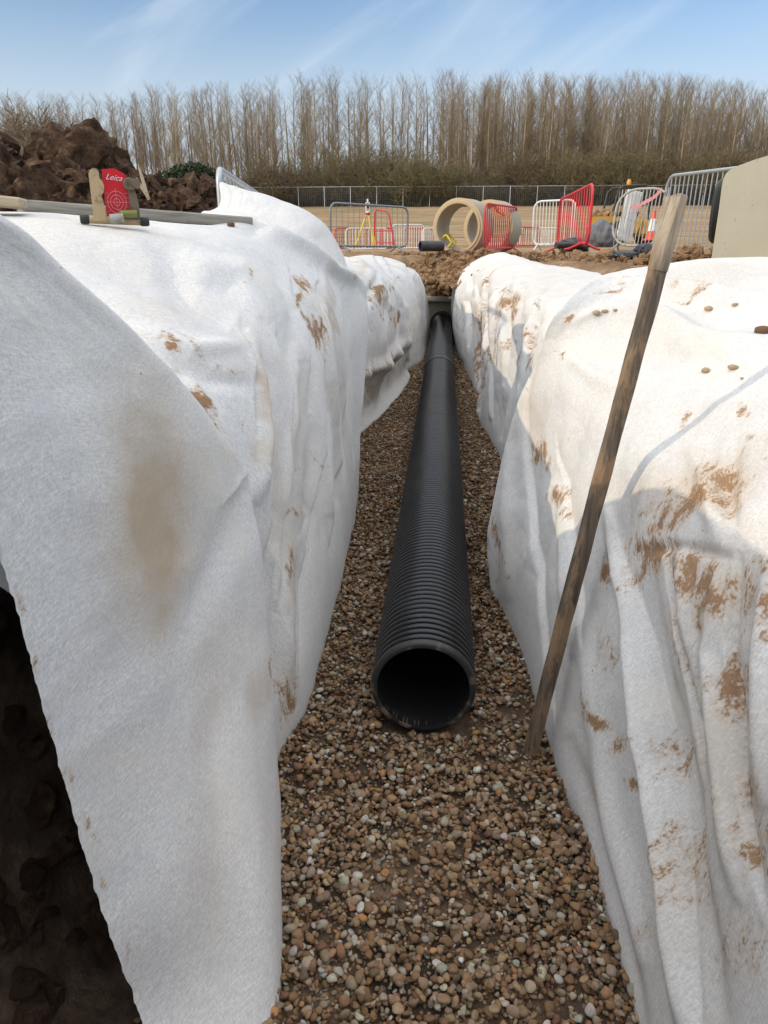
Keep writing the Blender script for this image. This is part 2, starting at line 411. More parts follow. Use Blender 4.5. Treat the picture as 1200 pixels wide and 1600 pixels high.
M['dark_metal'] = worn('dark_metal', (.02, .02, .022), (.05, .05, .05), 8, .5, (.14, .1, .07), .6, .75)
M['bag'] = worn('black_polythene', (.008, .008, .009), (.02, .02, .022), 12, .28, (.12, .1, .08), .62, .8, .5, .01)
M['grey_cloth'] = worn('grey_canvas', (.10, .10, .11), (.2, .2, .22), 9, .8, (.2, .14, .09), .6, .75, .4, .005)
M['stone'] = worn('tan_pebble', (.27, .19, .11), (.42, .32, .21), 22, .75, (.15, .09, .05), .58, .7, .4, .003)
M['clod'] = worn('brown_clod', (.10, .055, .03), (.2, .12, .068), 25, .95, None, bs=.8, bd=.01)
M['tape_red'] = worn('red_white_tape', (.75, .10, .12), (.8, .55, .55), 6, .4, None, bs=0)
M['cone_red'] = worn('cone_red', (.75, .06, .03), (.8, .09, .05), 6, .45)
def bark(name, c1, c2, c3):
    m, nt, b = mat(name); oi = N(nt, 'ShaderNodeObjectInfo'); v = coords(nt, 'Object')
    col = mixrgb(nt, noise_tex(nt, v, 1.5, 4), c1, c2); col = mixrgb(nt, math_n(nt, 'MULTIPLY', oi.outputs['Random'], .75), col, c3)
    L(nt, col, b.inputs['Base Color']); b.inputs['Roughness'].default_value = .9; return m
M['trunk'] = bark('pale_bark', (.28, .225, .155), (.46, .39, .29), (.38, .31, .20))
M['twig'] = bark('bare_twig', (.175, .118, .072), (.275, .198, .125), (.26, .20, .10))
M['thicket'] = bark('thicket_twig', (.12, .085, .048), (.205, .15, .088), (.165, .145, .06))
M['oak'] = bark('oak_bark', (.17, .13, .085), (.26, .20, .14), (.2, .16, .1))
M['catkin'] = bark('yellow_green_catkin', (.22, .2, .06), (.3, .27, .09), (.26, .24, .08))
M['evergreen'] = bark('evergreen_leaf', (.018, .032, .012), (.04, .06, .022), (.03, .045, .015))
def target_mat():
    m, nt, b = mat('red_acrylic'); L(nt, mixrgb(nt, noise_tex(nt, coords(nt, 'Object'), 14, 5), (.62, .004, .014), (.50, .004, .012)), b.inputs['Base Color'])
    b.inputs['Roughness'].default_value = .25; b.inputs['Transmission Weight'].default_value = 0.0
    b.inputs['Subsurface Weight'].default_value = 0.0; return m
M['acrylic'] = target_mat()
M['print'] = worn('white_print', (.75, .55, .55), (.8, .66, .66), 20, .5, None, bs=0)
M['print_pale'] = worn('pale_red_print', (.72, .25, .25), (.76, .33, .32), 20, .5, None, bs=0)
M['target_frame'] = worn('muddy_tan_casting', (.36, .25, .13), (.48, .36, .21), 30, .7, (.2, .13, .07), .55, .68, .4, .002)
M['target_dark'] = worn('muddy_dark_casting', (.09, .066, .045), (.20, .145, .09), 30, .7, (.06, .045, .03), .52, .66, .4, .002)
M['vial'] = worn('green_vial', (.10, .13, .02), (.20, .22, .05), 25, .35, (.22, .15, .08), .55, .7, .1, .001)
M['roller'] = worn('grey_roller', (.26, .28, .25), (.38, .38, .33), 30, .6, (.2, .14, .08), .5, .65)
M['blue_inside'] = worn('blue_pipe_bore', (.01, .03, .12), (.015, .04, .16), 5, .4, None, bs=0)
M['beacon'] = worn('amber_lens', (.75, .3, .02), (.8, .35, .03), 6, .3, None, bs=0)

# ------------------------------------------------------------------ ground: one sheet with the trench cut into it
def top_h(X, Y):
    z = 1.27 - .14 * sstep(22, 34, Y) + .0845 * (np.maximum(Y - 34, 0) - np.maximum(Y - 130, 0) * .7)
    z = z + .06 * fbm(np.stack([X * .35, Y * .35, 0 * X], -1), 4, 3) * sstep(13, 18, Y)
    return z
def ground_h(X, Y):
    left = sstep(.70, 1.25, -X); right = sstep(.62, 1.55, X)
    end = sstep(13.7, 15.3, Y + .25 * fbm(np.stack([X * 2, Y * 2, 0 * X], -1), 3, 5))
    k = np.maximum(np.maximum(left, right), end)
    z = -.024 + (top_h(X, Y) + .024 + .36 * sstep(.9, -.1, Y) * sstep(-12, -6, Y) * sstep(.8, 1.2, -X) * sstep(5, 2, -X)) * k
    lum = fbm(np.stack([X * 3.2, Y * 3.2, 0 * X], -1), 5, 11, .6)
    return z + lum * (.02 + .09 * k * sstep(26, 14, Y) * sstep(12.5, 14, Y) + .05 * k * sstep(8, 2, Y) + .07 * sstep(1.0, 1.8, X) * sstep(6, 4, X) * sstep(3, 5, Y) * sstep(14, 12, Y))
xs = np.concatenate([-np.geomspace(420, 1.9, 60), np.arange(-1.84, 2.0, .05), np.geomspace(2.05, 420, 60)])
ys = np.concatenate([-np.geomspace(200, .6, 18), np.arange(-.4, 17, .06), np.geomspace(17.1, 900, 120)])
GX, GY = np.meshgrid(xs, ys)
GV = np.stack([GX.ravel(), GY.ravel(), ground_h(GX.ravel(), GY.ravel())], -1)
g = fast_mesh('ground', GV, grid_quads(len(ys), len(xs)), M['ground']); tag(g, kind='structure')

# ------------------------------------------------------------------ gravel bed (nobody could count it)
def pebble_shapes(sub, n):
    V, T = ico(sub); out = []
    for k in range(n):
        r = np.random.default_rng(100 + k); P = V.copy()
        for _ in range(8):                                  # clip by random planes: worn, faceted stones
            d = r.normal(size=3); d /= np.linalg.norm(d); h = r.uniform(.5, .95); q = P @ d
            P = P - np.maximum(q - h, 0)[:, None] * d * .85
        P *= 1 + .06 * vnoise(P * 1.8 + k * 7, k)[:, None]
        out.append(P)
    return out, T
PAL = np.array([(.20, .118, .064), (.16, .092, .050), (.24, .15, .084), (.27, .185, .112), (.21, .155, .105), (.29, .23, .165), (.33, .29, .23), (.38, .355, .305), (.31, .165, .07), (.115, .078, .053), (.46, .44, .39)])
PW = np.array([.17, .14, .15, .14, .14, .10, .075, .03, .025, .045, .006]); PW /= PW.sum()
def rand_rot(n, flat=.35):
    az = rng.uniform(0, 2 * np.pi, n); ax = rng.normal(0, flat, n); ay = rng.normal(0, flat, n)
    ca, sa, cx, sx, cy, sy = np.cos(az), np.sin(az), np.cos(ax), np.sin(ax), np.cos(ay), np.sin(ay); z = np.zeros(n); o = np.ones(n)
    Rz = np.stack([ca, -sa, z, sa, ca, z, z, z, o], -1).reshape(n, 3, 3); Rx = np.stack([o, z, z, z, cx, -sx, z, sx, cx], -1).reshape(n, 3, 3)
    Ry = np.stack([cy, z, sy, z, o, z, -sy, z, cy], -1).reshape(n, 3, 3); return Rx @ Ry @ Rz
def bed_h(x, y): return .012 * fbm(np.stack([x * 3, y * 3, 0 * x], -1), 3, 40)
Vs, Ts, Cs = [], [], []; base = 0
def pebbles(cx, cy, d, zc, sub, nshape):
    global base
    k = ~((np.abs(cx + .015) < .15) & (cy > 1.93)); cx, cy, d, zc = cx[k], cy[k], d[k], zc[k]
    shp, T = pebble_shapes(sub, nshape); n = len(cx); k = rng.integers(0, nshape, n)
    S = np.stack([d * .5 * rng.uniform(.95, 1.3, n), d * .5 * rng.uniform(.75, 1.0, n), d * .5 * rng.uniform(.38, .7, n)], -1)
    P = np.stack(shp)[k] * S[:, None, :]; P = np.einsum('nij,nkj->nki', rand_rot(n), P) + np.stack([cx, cy, zc], -1)[:, None, :]
    m = P.shape[1]
    c = PAL[rng.choice(len(PAL), n, p=PW)] * rng.uniform(.8, 1.32, (n, 1)) * rng.uniform(.94, 1.06, (n, 3))
    Vs.append(P.reshape(-1, 3)); Ts.append((T[None] + (np.arange(n) * m)[:, None, None]).reshape(-1, 3) + base)
    Cs.append(np.repeat(np.concatenate([c, np.ones((n, 1))], 1), m, 0)); base += n * m
def pour(x0, x1, y0, y1, n, dmed, cell=.004):
    """drop stones one by one on a height map so that they pack"""
    nx, ny = int((x1 - x0) / cell) + 2, int((y1 - y0) / cell) + 2; Hm = np.zeros((ny, nx))
    cx = rng.uniform(x0, x1, n); cy = rng.uniform(y0, y1, n); d = np.clip(dmed * np.exp(rng.normal(0, .46, n)), dmed * .45, dmed * 2.9)
    zc = np.zeros(n); order = np.argsort(d * rng.uniform(.5, 1.5, n))
    for i in order:
        r = d[i] * .42; a0, a1 = int((cx[i] - r - x0) / cell), int((cx[i] + r - x0) / cell) + 1; b0, b1 = int((cy[i] - r - y0) / cell), int((cy[i] + r - y0) / cell) + 1
        a0, b0 = max(a0, 0), max(b0, 0); sub = Hm[b0:b1, a0:a1]
        if sub.size == 0: continue
        h = sub.mean() * .75 + sub.max() * .25; h = min(h, .030); zc[i] = h + d[i] * .15
        np.maximum(sub, min(h + d[i] * .42, .04), out=sub)
    return cx, cy, d, zc - .035 + bed_h(cx, cy)
n = 9000; cy = rng.uniform(-.9, .86, n); cx = rng.uniform(-.62, .60, n)
pebbles(cx, cy, np.clip(.019 * np.exp(rng.normal(0, .34, n)), .010, .04), rng.uniform(-.022, .004, n) + bed_h(cx, cy), 1, 10)
a = pour(-.60, .56, .86, 1.65, 19000, .0106); pebbles(*a, 2, 14)
a = pour(-.60, .53, 1.65, 3.6, 38000, .0118); pebbles(*a, 1, 14)
n = 26000; cy = rng.uniform(3.6, 7.5, n); cx = rng.uniform(-.85, .6, n)
pebbles(cx, cy, np.clip(.019 * np.exp(rng.normal(0, .34, n)), .010, .045), rng.uniform(-.022, .006, n) + bed_h(cx, cy), 1, 10)
n = 11000; cy = rng.uniform(7.5, 13.5, n); cx = rng.uniform(-.6, .5, n)
pebbles(cx, cy, np.clip(.034 * np.exp(rng.normal(0, .3, n)), .016, .06), rng.uniform(-.022, .006, n) + bed_h(cx, cy), 1, 10)
gv = fast_mesh('gravel', np.concatenate(Vs), np.concatenate(Ts), M['gravel']); attr(gv, 'tint', np.concatenate(Cs), 'FLOAT_COLOR')
tag(gv, 'brown and grey rounded gravel bedding on the trench floor', 'gravel', kind='stuff')

# ------------------------------------------------------------------ geotextile sheets
def cr_w(n, Mn):
    W = np.zeros((Mn, n)); t = np.linspace(0, n - 1, Mn)
    for k, x in enumerate(t):
        i = min(int(x), n - 2); f = x - i
        w4 = (-.5 * f + f * f - .5 * f ** 3, 1 - 2.5 * f * f + 1.5 * f ** 3, .5 * f + 2 * f * f - 1.5 * f ** 3, -.5 * f * f + .5 * f ** 3)
        for j, ww in zip((i - 1, i, i + 1, i + 2), w4):
            if j < 0: W[k, 0] += 2 * ww; W[k, 1] -= ww
            elif j >= n: W[k, n - 1] += 2 * ww; W[k, n - 2] -= ww
            else: W[k, j] += ww
    return W
def seg_d(U, V, pts):
    best = np.full(U.shape, 1e9); tt = np.zeros(U.shape); m = len(pts) - 1; sd = np.zeros(U.shape)
    for i in range(m):
        (x0, y0), (x1, y1) = pts[i], pts[i + 1]; dx, dy = x1 - x0, y1 - y0; l2 = dx * dx + dy * dy
        t = np.clip(((U - x0) * dx + (V - y0) * dy) / l2, 0, 1); d = np.hypot(U - x0 - t * dx, V - y0 - t * dy)
        k = d < best; best = np.where(k, d, best); tt = np.where(k, (i + t) / m, tt)
        sd = np.where(k, np.sign((U - x0) * dy - (V - y0) * dx), sd)
    return best, tt, sd
def blobs(U, V, lst, z):
    o = np.zeros(U.shape)
    for (u, v, ru, rv, an, s) in lst:
        c, d = math.cos(R(an)), math.sin(R(an)); a = (U - u) * c + (V - v) * d; b = -(U - u) * d + (V - v) * c
        o = np.maximum(o, s * np.exp(-(a / ru) ** 2 - (b / rv) ** 2))
    return np.where(z > .05, o, 0)
def sheet(rows, nr, nc, flip, folds=(), mud=(), stain_tone=(), wall_amp=.012, crumple=.003, seed=0, wf=5.5, crease=.010, tf=.9, pleat=0.0):
    P = np.array(rows, float); Q = np.einsum('ai,ijk,bj->abk', cr_w(P.shape[0], nr), P, cr_w(P.shape[1], nc))
    gr = np.gradient(Q, axis=0); gc = np.gradient(Q, axis=1); Nn = np.cross(gr, gc); Nn /= np.linalg.norm(Nn, axis=2)[..., None] + 1e-9
    if flip: Nn = -Nn
    S = np.cumsum(np.linalg.norm(gr, axis=2), 0).mean(1)[:, None] + np.zeros(Q.shape[:2]); T = np.cumsum(np.linalg.norm(gc, axis=2), 1).mean(0)[None] + np.zeros(Q.shape[:2])
    s, t = S.ravel(), T.ravel(); U, Vv, Z = [k.reshape(Q.shape[:2]) for k in proj(Q.reshape(-1, 3))]
    steep = (1 - np.abs(Nn[..., 2])).ravel()
    z0 = np.zeros_like(s)
    warp = .18 * fbm(np.stack([s * 1.3, t * 1.3, z0], -1), 2, seed + 9)
    d = wall_amp * fbm(np.stack([(s + warp) * wf, t * tf, z0 + seed], -1), 3, seed, .45) * (.35 + .65 * steep)
    if pleat:                                                       # long sharp pleats hanging down from the shoulder
        ph = s * wf * .75 + .55 * fbm(np.stack([s * .9, t * .8, z0 + 5], -1), 2, seed + 61) + .35 * t * fbm(np.stack([s * 1.1, z0, z0 + 3], -1), 2, seed + 63)
        fr = ph - np.floor(ph); kk = vnoise(np.stack([np.floor(ph), z0, z0 + .5], -1), seed + 65) * .5 + .75
        saw = np.where(fr < .72, fr / .72, (1 - fr) / .28)
        d += pleat * kk * (saw - .5) * (.25 + .75 * steep) * (.6 + .4 * vnoise(np.stack([s * 2, t * 1.5, z0], -1), seed + 67))
    rid = fbm(np.stack([(s + warp * 1.5) * wf * .55, t * .8 + 9, z0 + seed], -1), 2, seed + 4, .4, True)
    d += wall_amp * .9 * np.clip(rid - .25, 0, 1) * (.2 + .8 * steep)
    d += .010 * fbm(np.stack([s * 2.5, t * 2.5, z0 + 3.1 + seed], -1), 3, seed + 2)
    d += crease * (fbm(np.stack([(s + warp) * 2.9, t * 2.1, z0 + 4.4], -1), 2, seed + 51, .5, True) + .5 * fbm(np.stack([s * 5.5, (t + warp) * 4.2, z0 + 1.4], -1), 2, seed + 55, .5, True))
    d += crumple * fbm(np.stack([s * 11, t * 9, z0 + 7.7], -1), 3, seed + 3, .5, True)
    d *= .3 + .7 * sstep(.0, .40, Q[..., 2].ravel())
    d = d.reshape(Q.shape[:2])
    for (pts, wd, am, sharp) in folds:
        dd, tt, sd = seg_d(U, Vv, pts); e = np.sin(np.pi * np.clip(tt * .92 + .04, 0, 1)) ** .6
        e = e * (Z > 0)
        if sharp == 'step': d = d + 1.5 * am * e * np.where(sd > 0, np.exp(-dd / (wd * 2.2)), np.exp(-(dd / (wd * .35)) ** 2))
        elif sharp: d = d + am * e * np.exp(-dd / wd)
        else: d = d + 1.7 * am * e * np.exp(-(dd / wd) ** 2)
    P3 = Q + Nn * d[..., None]
    jr = fbm(np.stack([np.arange(nr) * .22, np.zeros(nr), np.zeros(nr) + seed], -1), 3, seed + 71, .7)          # frayed side edges
    P3[:, 0] += jr[:, None] * .006 * np.array([.3, 1, 0]); jc = fbm(np.stack([np.arange(nc) * .2, np.zeros(nc), np.zeros(nc) + seed], -1), 3, seed + 73, .7)
    P3[-1] += jc[:, None] * .010 * np.array([.4, 1, 0])
    me = fast_mesh('geotextile_sheet', P3.reshape(-1, 3), grid_quads(nr, nc)[:, ::(1 if not flip else -1)], M['fabric'])
    uvl = me.data.uv_layers.new(name='UVMap'); li = np.zeros(len(me.data.loops), np.int32); me.data.loops.foreach_get('vertex_index', li)
    g1 = np.gradient(P3, axis=0); g2 = np.gradient(P3, axis=1)
    us_ = np.cumsum(np.linalg.norm(g1, axis=2), 0).ravel(); ut_ = np.cumsum(np.linalg.norm(g2, axis=2), 1).ravel()
    uvl.data.foreach_set('uv', np.stack([us_[li], ut_[li]], -1).astype(np.float32).ravel())
    wu = fbm(np.stack([s * 7, t * 7, z0 + 2], -1), 4, seed + 31, .6).reshape(U.shape) * 30; wv = fbm(np.stack([s * 7, t * 7, z0 + 8], -1), 4, seed + 37, .6).reshape(U.shape) * 40
    U = U + wu; Vv = Vv + wv
    attr(me, 'mud', blobs(U, Vv, mud, Z).ravel()); attr(me, 'stain_tone', np.minimum(1.25 * blobs(U, Vv, stain_tone, Z), 1.2).ravel())
    return me
def row(Y, pts, ylean=()):
    return [(x, Y + (ylean[i] if i < len(ylean) else (ylean[-1] if len(ylean) else 0)), z) for i, (x, z) in enumerate(pts)]

# right bank, near sheet
R1 = [
 [(.50,.30,-.06),(.47,.30,0),(.53,.34,.3),(.60,.38,.6),(.68,.45,.84),(.82,.55,1.0),(1.05,.7,1.12),(1.4,.9,1.2),(2.2,1.0,1.28),(3.4,1.0,1.28)],
 [(.47,1.02,-.06),(.44,1.03,0),(.49,1.08,.3),(.55,1.15,.6),(.62,1.25,.84),(.74,1.38,1.0),(.96,1.55,1.12),(1.3,1.75,1.21),(2.1,1.8,1.30),(3.4,1.8,1.30)],
 [(.45,1.47,-.06),(.427,1.476,0),(.455,1.5,.3),(.49,1.54,.57),(.545,1.62,.80),(.66,1.75,.97),(.9,1.95,1.12),(1.2,2.15,1.22),(2.,2.3,1.34),(3.4,2.3,1.32)],
 [(.41,1.84,-.06),(.385,1.85,0),(.41,1.87,.3),(.45,1.92,.55),(.50,2.0,.77),(.60,2.12,.97),(.82,2.3,1.13),(1.1,2.5,1.25),(2.,2.7,1.38),(3.4,2.8,1.36)],
 [(.37,2.48,-.06),(.345,2.48,0),(.36,2.45,.3),(.40,2.45,.55),(.45,2.48,.76),(.53,2.55,.98),(.72,2.7,1.14),(1.05,2.95,1.27),(2.,3.1,1.40),(3.4,3.1,1.38)],
 [(.33,2.86,-.06),(.29,2.86,0),(.29,2.9,.28),(.33,2.9,.54),(.39,2.9,.79),(.46,2.92,1.04),(.62,3.05,1.2),(.92,3.28,1.32),(2.,3.4,1.42),(3.4,3.4,1.40)],
 [(.31,2.98,-.05),(.262,2.98,0.02),(.24,3.13,.24),(.27,3.18,.50),(.315,3.17,.76),(.38,3.13,1.0),(.48,3.07,1.25),(.83,3.48,1.40),(1.6,3.6,1.445),(3.4,3.6,1.43)],
 [(.40,3.05,-.05),(.36,3.05,0.02),(.34,3.2,.24),(.36,3.26,.50),(.40,3.26,.74),(.47,3.24,.96),(.6,3.25,1.17),(.92,3.62,1.28),(1.7,3.75,1.30),(3.4,3.75,1.28)],
]
r1_mud = [(1080,770,72,32,-30,.78),(1120,735,50,26,-20,.6),(1040,805,70,22,-35,.66),(1012,868,34,42,15,.8),(985,890,10,40,8,.55),(1045,905,14,20,0,.55),(952,880,8,30,-8,.8),(1075,890,32,36,30,.8),
 (1105,925,36,42,30,.66),(1085,965,14,18,0,.7),(1130,905,14,24,0,.55),(1165,925,26,40,0,.55),(1190,880,20,20,0,.5),(1127,1055,16,36,4,.85),(1118,1010,14,20,0,.5),(930,1125,12,16,0,.8),(965,1155,18,20,40,.72),
 (985,1220,18,12,30,.6),(915,1100,5,16,0,.6),(1117,1255,10,24,8,.6),(1160,1215,24,30,20,.55),(1005,1340,14,10,0,.45),(875,775,8,22,10,.7),(830,700,7,28,8,.75),(845,725,6,14,8,.6),(775,840,9,46,4,.6),(778,900,6,22,0,.6),
 (895,495,12,8,-15,.75),(960,445,30,5,-18,.6),(1090,460,40,6,5,.45),(970,575,10,5,-60,.75),(870,560,30,3,22,.45),(1070,645,10,16,40,.5),(1165,625,16,6,20,.5),(1150,745,18,16,0,.45),(1190,700,30,10,20,.35),(880,820,10,12,0,.45),(1110,780,50,20,-25,.62),
 (1200,950,24,60,0,.5),(1150,1060,60,70,0,.40),(1050,1010,40,70,0,.33),(1060,1350,50,80,0,.35),(1180,1330,40,100,0,.42),(1040,1180,50,60,0,.33),(1010,1450,20,40,0,.3),(940,1010,20,50,0,.25),(1130,1480,60,80,0,.3)]
r1_stain_tone = [(1000,520,170,60,0,.20),(1110,440,140,30,0,.20),(960,620,120,70,20,.16),(1120,640,110,60,0,.18),(1090,760,130,60,-25,.55),(1120,900,110,110,0,.48),(1140,1190,80,200,0,.45),(860,540,35,60,20,.28),(830,640,16,70,10,.35),(1060,1400,40,120,0,.26),(1150,1450,60,100,0,.2),(905,520,60,30,-10,.22)]  # leading wide blobs: beige wash painted to dim the overexposed sunlit top
r1_folds = [([(960,830),(1000,1000),(1030,1200),(1065,1450),(1080,1610)],8,.020,'step'),([(1150,860),(1130,1000),(1150,1200),(1180,1400)],8,.018,'step'),([(1035,860),(1062,1000),(1085,1200)],7,.016,'step'),([(870,700),(890,850),(905,1000)],6,.014,'step'),([(1200,560),(1100,600),(1030,680)],26,.018,False),([(1010,500),(1080,540),(1180,520)],20,-.016,False),([(1180,620),(1120,660),(1080,740)],16,.014,True),([(945,800),(975,950),(1000,1150),(1040,1400),(1065,1610)],9,-.022,False),([(1000,880),(1030,1100),(1075,1350),(1110,1600)],22,.020,False),([(820,610),(822,760),(838,900),(860,1100)],10,.018,'step'),
 ([(790,700),(788,800),(792,930)],9,-.012,False),([(868,760),(880,900),(890,1020)],9,-.012,False),([(905,980),(930,1180),(960,1330),(1000,1500)],14,-.014,False),([(890,1160),(925,1290),(965,1430),(1000,1600)],12,.012,False),
 ([(1120,900),(1100,1020),(1120,1180),(1150,1400)],12,-.016,False),([(1060,850),(1065,960),(1080,1100)],12,-.014,False),([(1195,870),(1185,1050),(1190,1250)],14,-.015,False),([(850,500),(825,590),(812,700)],7,.010,True),
 ([(890,560),(930,590),(975,600)],14,-.012,False),([(1230,474),(1120,472),(1050,460),(975,442)],9,-.045,False),([(1230,440),(1120,440),(1030,432)],12,.020,False),([(890,505),(960,490),(1040,500),(1120,520)],12,-.030,False),([(940,560),(1040,545),(1140,560)],20,.020,False),([(1060,520),(1130,500),(1200,490)],22,.016,False),([(1080,700),(1100,760),(1115,830)],14,-.012,False),([(1150,690),(1130,760),(1140,830)],14,.016,False),
 ([(1000,860),(1050,850),(1100,860),(1140,870)],10,.010,False)]
o = sheet(R1, 420, 420, False, r1_folds, r1_mud, r1_stain_tone, .012, .003, 1, 3.6, .008, .6, .030)
tag(o, 'near right white felt sheet, mud smeared, with the wooden stake leaning on it', 'geotextile sheet', 'white geotextile sheets lining the trench')

# right bank, far sheet
R2 = [
 row(2.5, [(.60,-.06),(.58,0),(.58,.3),(.6,.55),(.64,.72),(.72,.86),(.85,.95),(1.1,1.02),(1.6,1.08),(2.6,1.1)]),
 row(3.8, [(.50,-.06),(.47,0),(.47,.3),(.48,.52),(.5,.74),(.55,.91),(.68,1.02),(.95,1.09),(1.5,1.14),(2.6,1.14)]),
 row(5.2, [(.5,-.06),(.462,0),(.45,.3),(.44,.55),(.45,.8),(.5,1.0),(.62,1.15),(.9,1.22),(1.4,1.24),(1.9,1.22)]),
 row(6.5, [(.40,-.06),(.355,0),(.33,.3),(.31,.58),(.31,.85),(.37,1.06),(.52,1.19),(.85,1.25),(1.3,1.25),(1.7,1.22)]),
 row(7.3, [(.42,-.06),(.39,0),(.39,.3),(.39,.58),(.4,.85),(.46,1.06),(.62,1.2),(.92,1.27),(1.3,1.27),(1.6,1.22)]),
 row(8.6, [(.40,-.06),(.35,0),(.33,.3),(.32,.58),(.33,.85),(.4,1.06),(.56,1.22),(.85,1.29),(1.2,1.28),(1.5,1.22)]),
 row(10.2, [(.32,-.06),(.27,0),(.25,.3),(.24,.58),(.25,.85),(.32,1.06),(.52,1.24),(.85,1.33),(1.15,1.3),(1.4,1.22)]),
 row(11.6, [(.27,-.06),(.22,0),(.2,.3),(.185,.58),(.19,.82),(.26,1.02),(.5,1.24),(.85,1.37),(1.1,1.33),(1.3,1.24)]),
 row(12.8, [(.27,-.06),(.21,0),(.19,.3),(.18,.56),(.19,.78),(.27,.96),(.5,1.2),(.85,1.34),(1.05,1.3),(1.2,1.2)]),
 row(13.1, [(.4,-.06),(.36,0),(.34,.3),(.34,.5),(.36,.7),(.45,.85),(.6,1.0),(.9,1.12),(1.05,1.12),(1.2,1.1)]),
]
r2_mud = [(748,540,5,45,2,1.0),(746,590,4,30,2,.7),(792,478,10,20,15,.8),(800,470,16,8,-30,.7),(772,500,4,26,10,.6),(757,437,9,6,-20,.9),(815,560,5,20,5,.6),(830,500,8,6,0,.5),(840,470,12,7,-20,.45),(742,480,4,16,0,.6),(718,500,3,20,0,.35),(780,545,4,14,0,.6),(820,525,5,14,0,.7)]
r2_stain_tone = [(850,440,90,25,0,.22),(770,425,40,20,0,.2),(757,470,10,40,5,.4),(795,480,26,40,10,.3),(835,540,20,50,10,.3)]  # first pair: beige painted in to tone down glare on the sunlit top
r2_folds = [([(760,425),(748,470),(756,560),(768,650)],4,.06,'step'),([(800,440),(782,500),(780,600)],5,.05,'step'),([(735,425),(725,470),(730,540)],3.5,.06,'step'),([(845,460),(820,510),(805,600)],6,.05,'step'),([(880,440),(830,445),(790,470)],6,.05,True),([(742,445),(739,540),(745,640)],3.5,.05,'step'),([(770,450),(760,540),(765,650)],5,-.03,False),([(812,470),(790,560),(782,680)],6,.03,False),([(722,430),(716,480),(722,560)],4,-.03,False),([(800,420),(770,440),(755,470)],5,.03,True),([(850,445),(800,455),(775,480)],6,-.03,False)]
o = sheet(R2, 420, 170, False, r2_folds, r2_mud, r2_stain_tone, .022, .006, 21, 2.2, .010, .4, .085)
tag(o, 'far right white felt sheet, rumpled, running back to the concrete chamber', 'geotextile sheet', 'white geotextile sheets lining the trench')

# left bank, near hanging end
def l0row(z, near, mid, far, wrap):
    out = [(near[0] - .05, near[1] - .0, z), (near[0], near[1], z), ((near[0] + mid[0]) / 2 + .004, (near[1] + mid[1]) / 2, z), (mid[0], mid[1], z), ((mid[0] + far[0]) / 2 + .006, (mid[1] + far[1]) / 2, z), (far[0], far[1], z)]
    for dx, dyy, dz in wrap: out.append((far[0] + dx, far[1] + dyy, z + dz))
    return out[1:]
wl = [(-.045, .035, 0), (-.15, .02, -.01), (-.25, -.02, -.02)]
wu = [(-.06, .05, -.035), (-.20, .10, -.16), (-.38, .18, -.30)]
L0 = [l0row(-.05, (-.40,.70), (-.30,1.0), (-.437,1.645), wl), l0row(.12, (-.515,.86), (-.335,1.1), (-.445,1.66), wl), l0row(.35, (-.55,.865), (-.41,1.18), (-.458,1.69), wl), l0row(.55, (-.575,.87), (-.485,1.27), (-.47,1.71), wl),
 l0row(.75, (-.59,.87), (-.52,1.3), (-.483,1.745), wl), l0row(.92, (-.60,.865), (-.548,1.3), (-.50,1.755), [(-.05,.04,-.01),(-.16,.05,-.04),(-.3,.05,-.1)]), l0row(1.09, (-.61,.86), (-.568,1.26), (-.53,1.64), wu), l0row(1.28, (-.62,.86), (-.60,1.15), (-.58,1.45), wu),
 l0row(1.45, (-.635,.85), (-.628,1.02), (-.62,1.20), wu), l0row(1.54, (-.70,.70), (-.665,.87), (-.635,1.04), wu), l0row(1.60, (-.86,.40), (-.79,.60), (-.72,.80), wu), l0row(1.68, (-1.0,-.3), (-.92,.0), (-.82,.3), wu), l0row(1.72, (-1.2,-1.2), (-1.05,-.8), (-.9,-.5), wu)]
l0_mud = [(408,1045,5,16,0,.65),(412,960,4,14,0,.4),(330,620,22,26,60,.0),(270,1290,4,4,0,.4)] + [(30 + k * 26, 950 + k * 88, 7, 26, -20, .55 - .03 * k) for k in range(8)]
l0_stain = [(232,830,66,150,0,1.05),(222,690,66,110,0,.6),(240,950,48,80,0,.65),(330,1100,35,150,10,.28),(345,1350,40,180,5,.22),(395,1090,14,40,0,.4),(350,700,60,40,30,.25),(255,1180,120,60,0,.10)]
l0_folds = [([(345,790),(375,755),(388,735)],8,.008,True),([(300,980),(345,860),(385,760)],26,-.010,False),([(60,500),(180,900),(250,1300),(300,1600)],60,.012,False),([(330,1000),(350,1250),(352,1500)],40,-.010,False),([(330,640),(362,700),(385,770)],8,-.006,False)]
o = sheet(L0, 420, 300, True, l0_folds, l0_mud, l0_stain, .004, .0012, 33, 2.0, .004)
tag(o, 'nearest left white felt sheet, hanging free with a large brown damp patch', 'geotextile sheet', 'white geotextile sheets lining the trench')

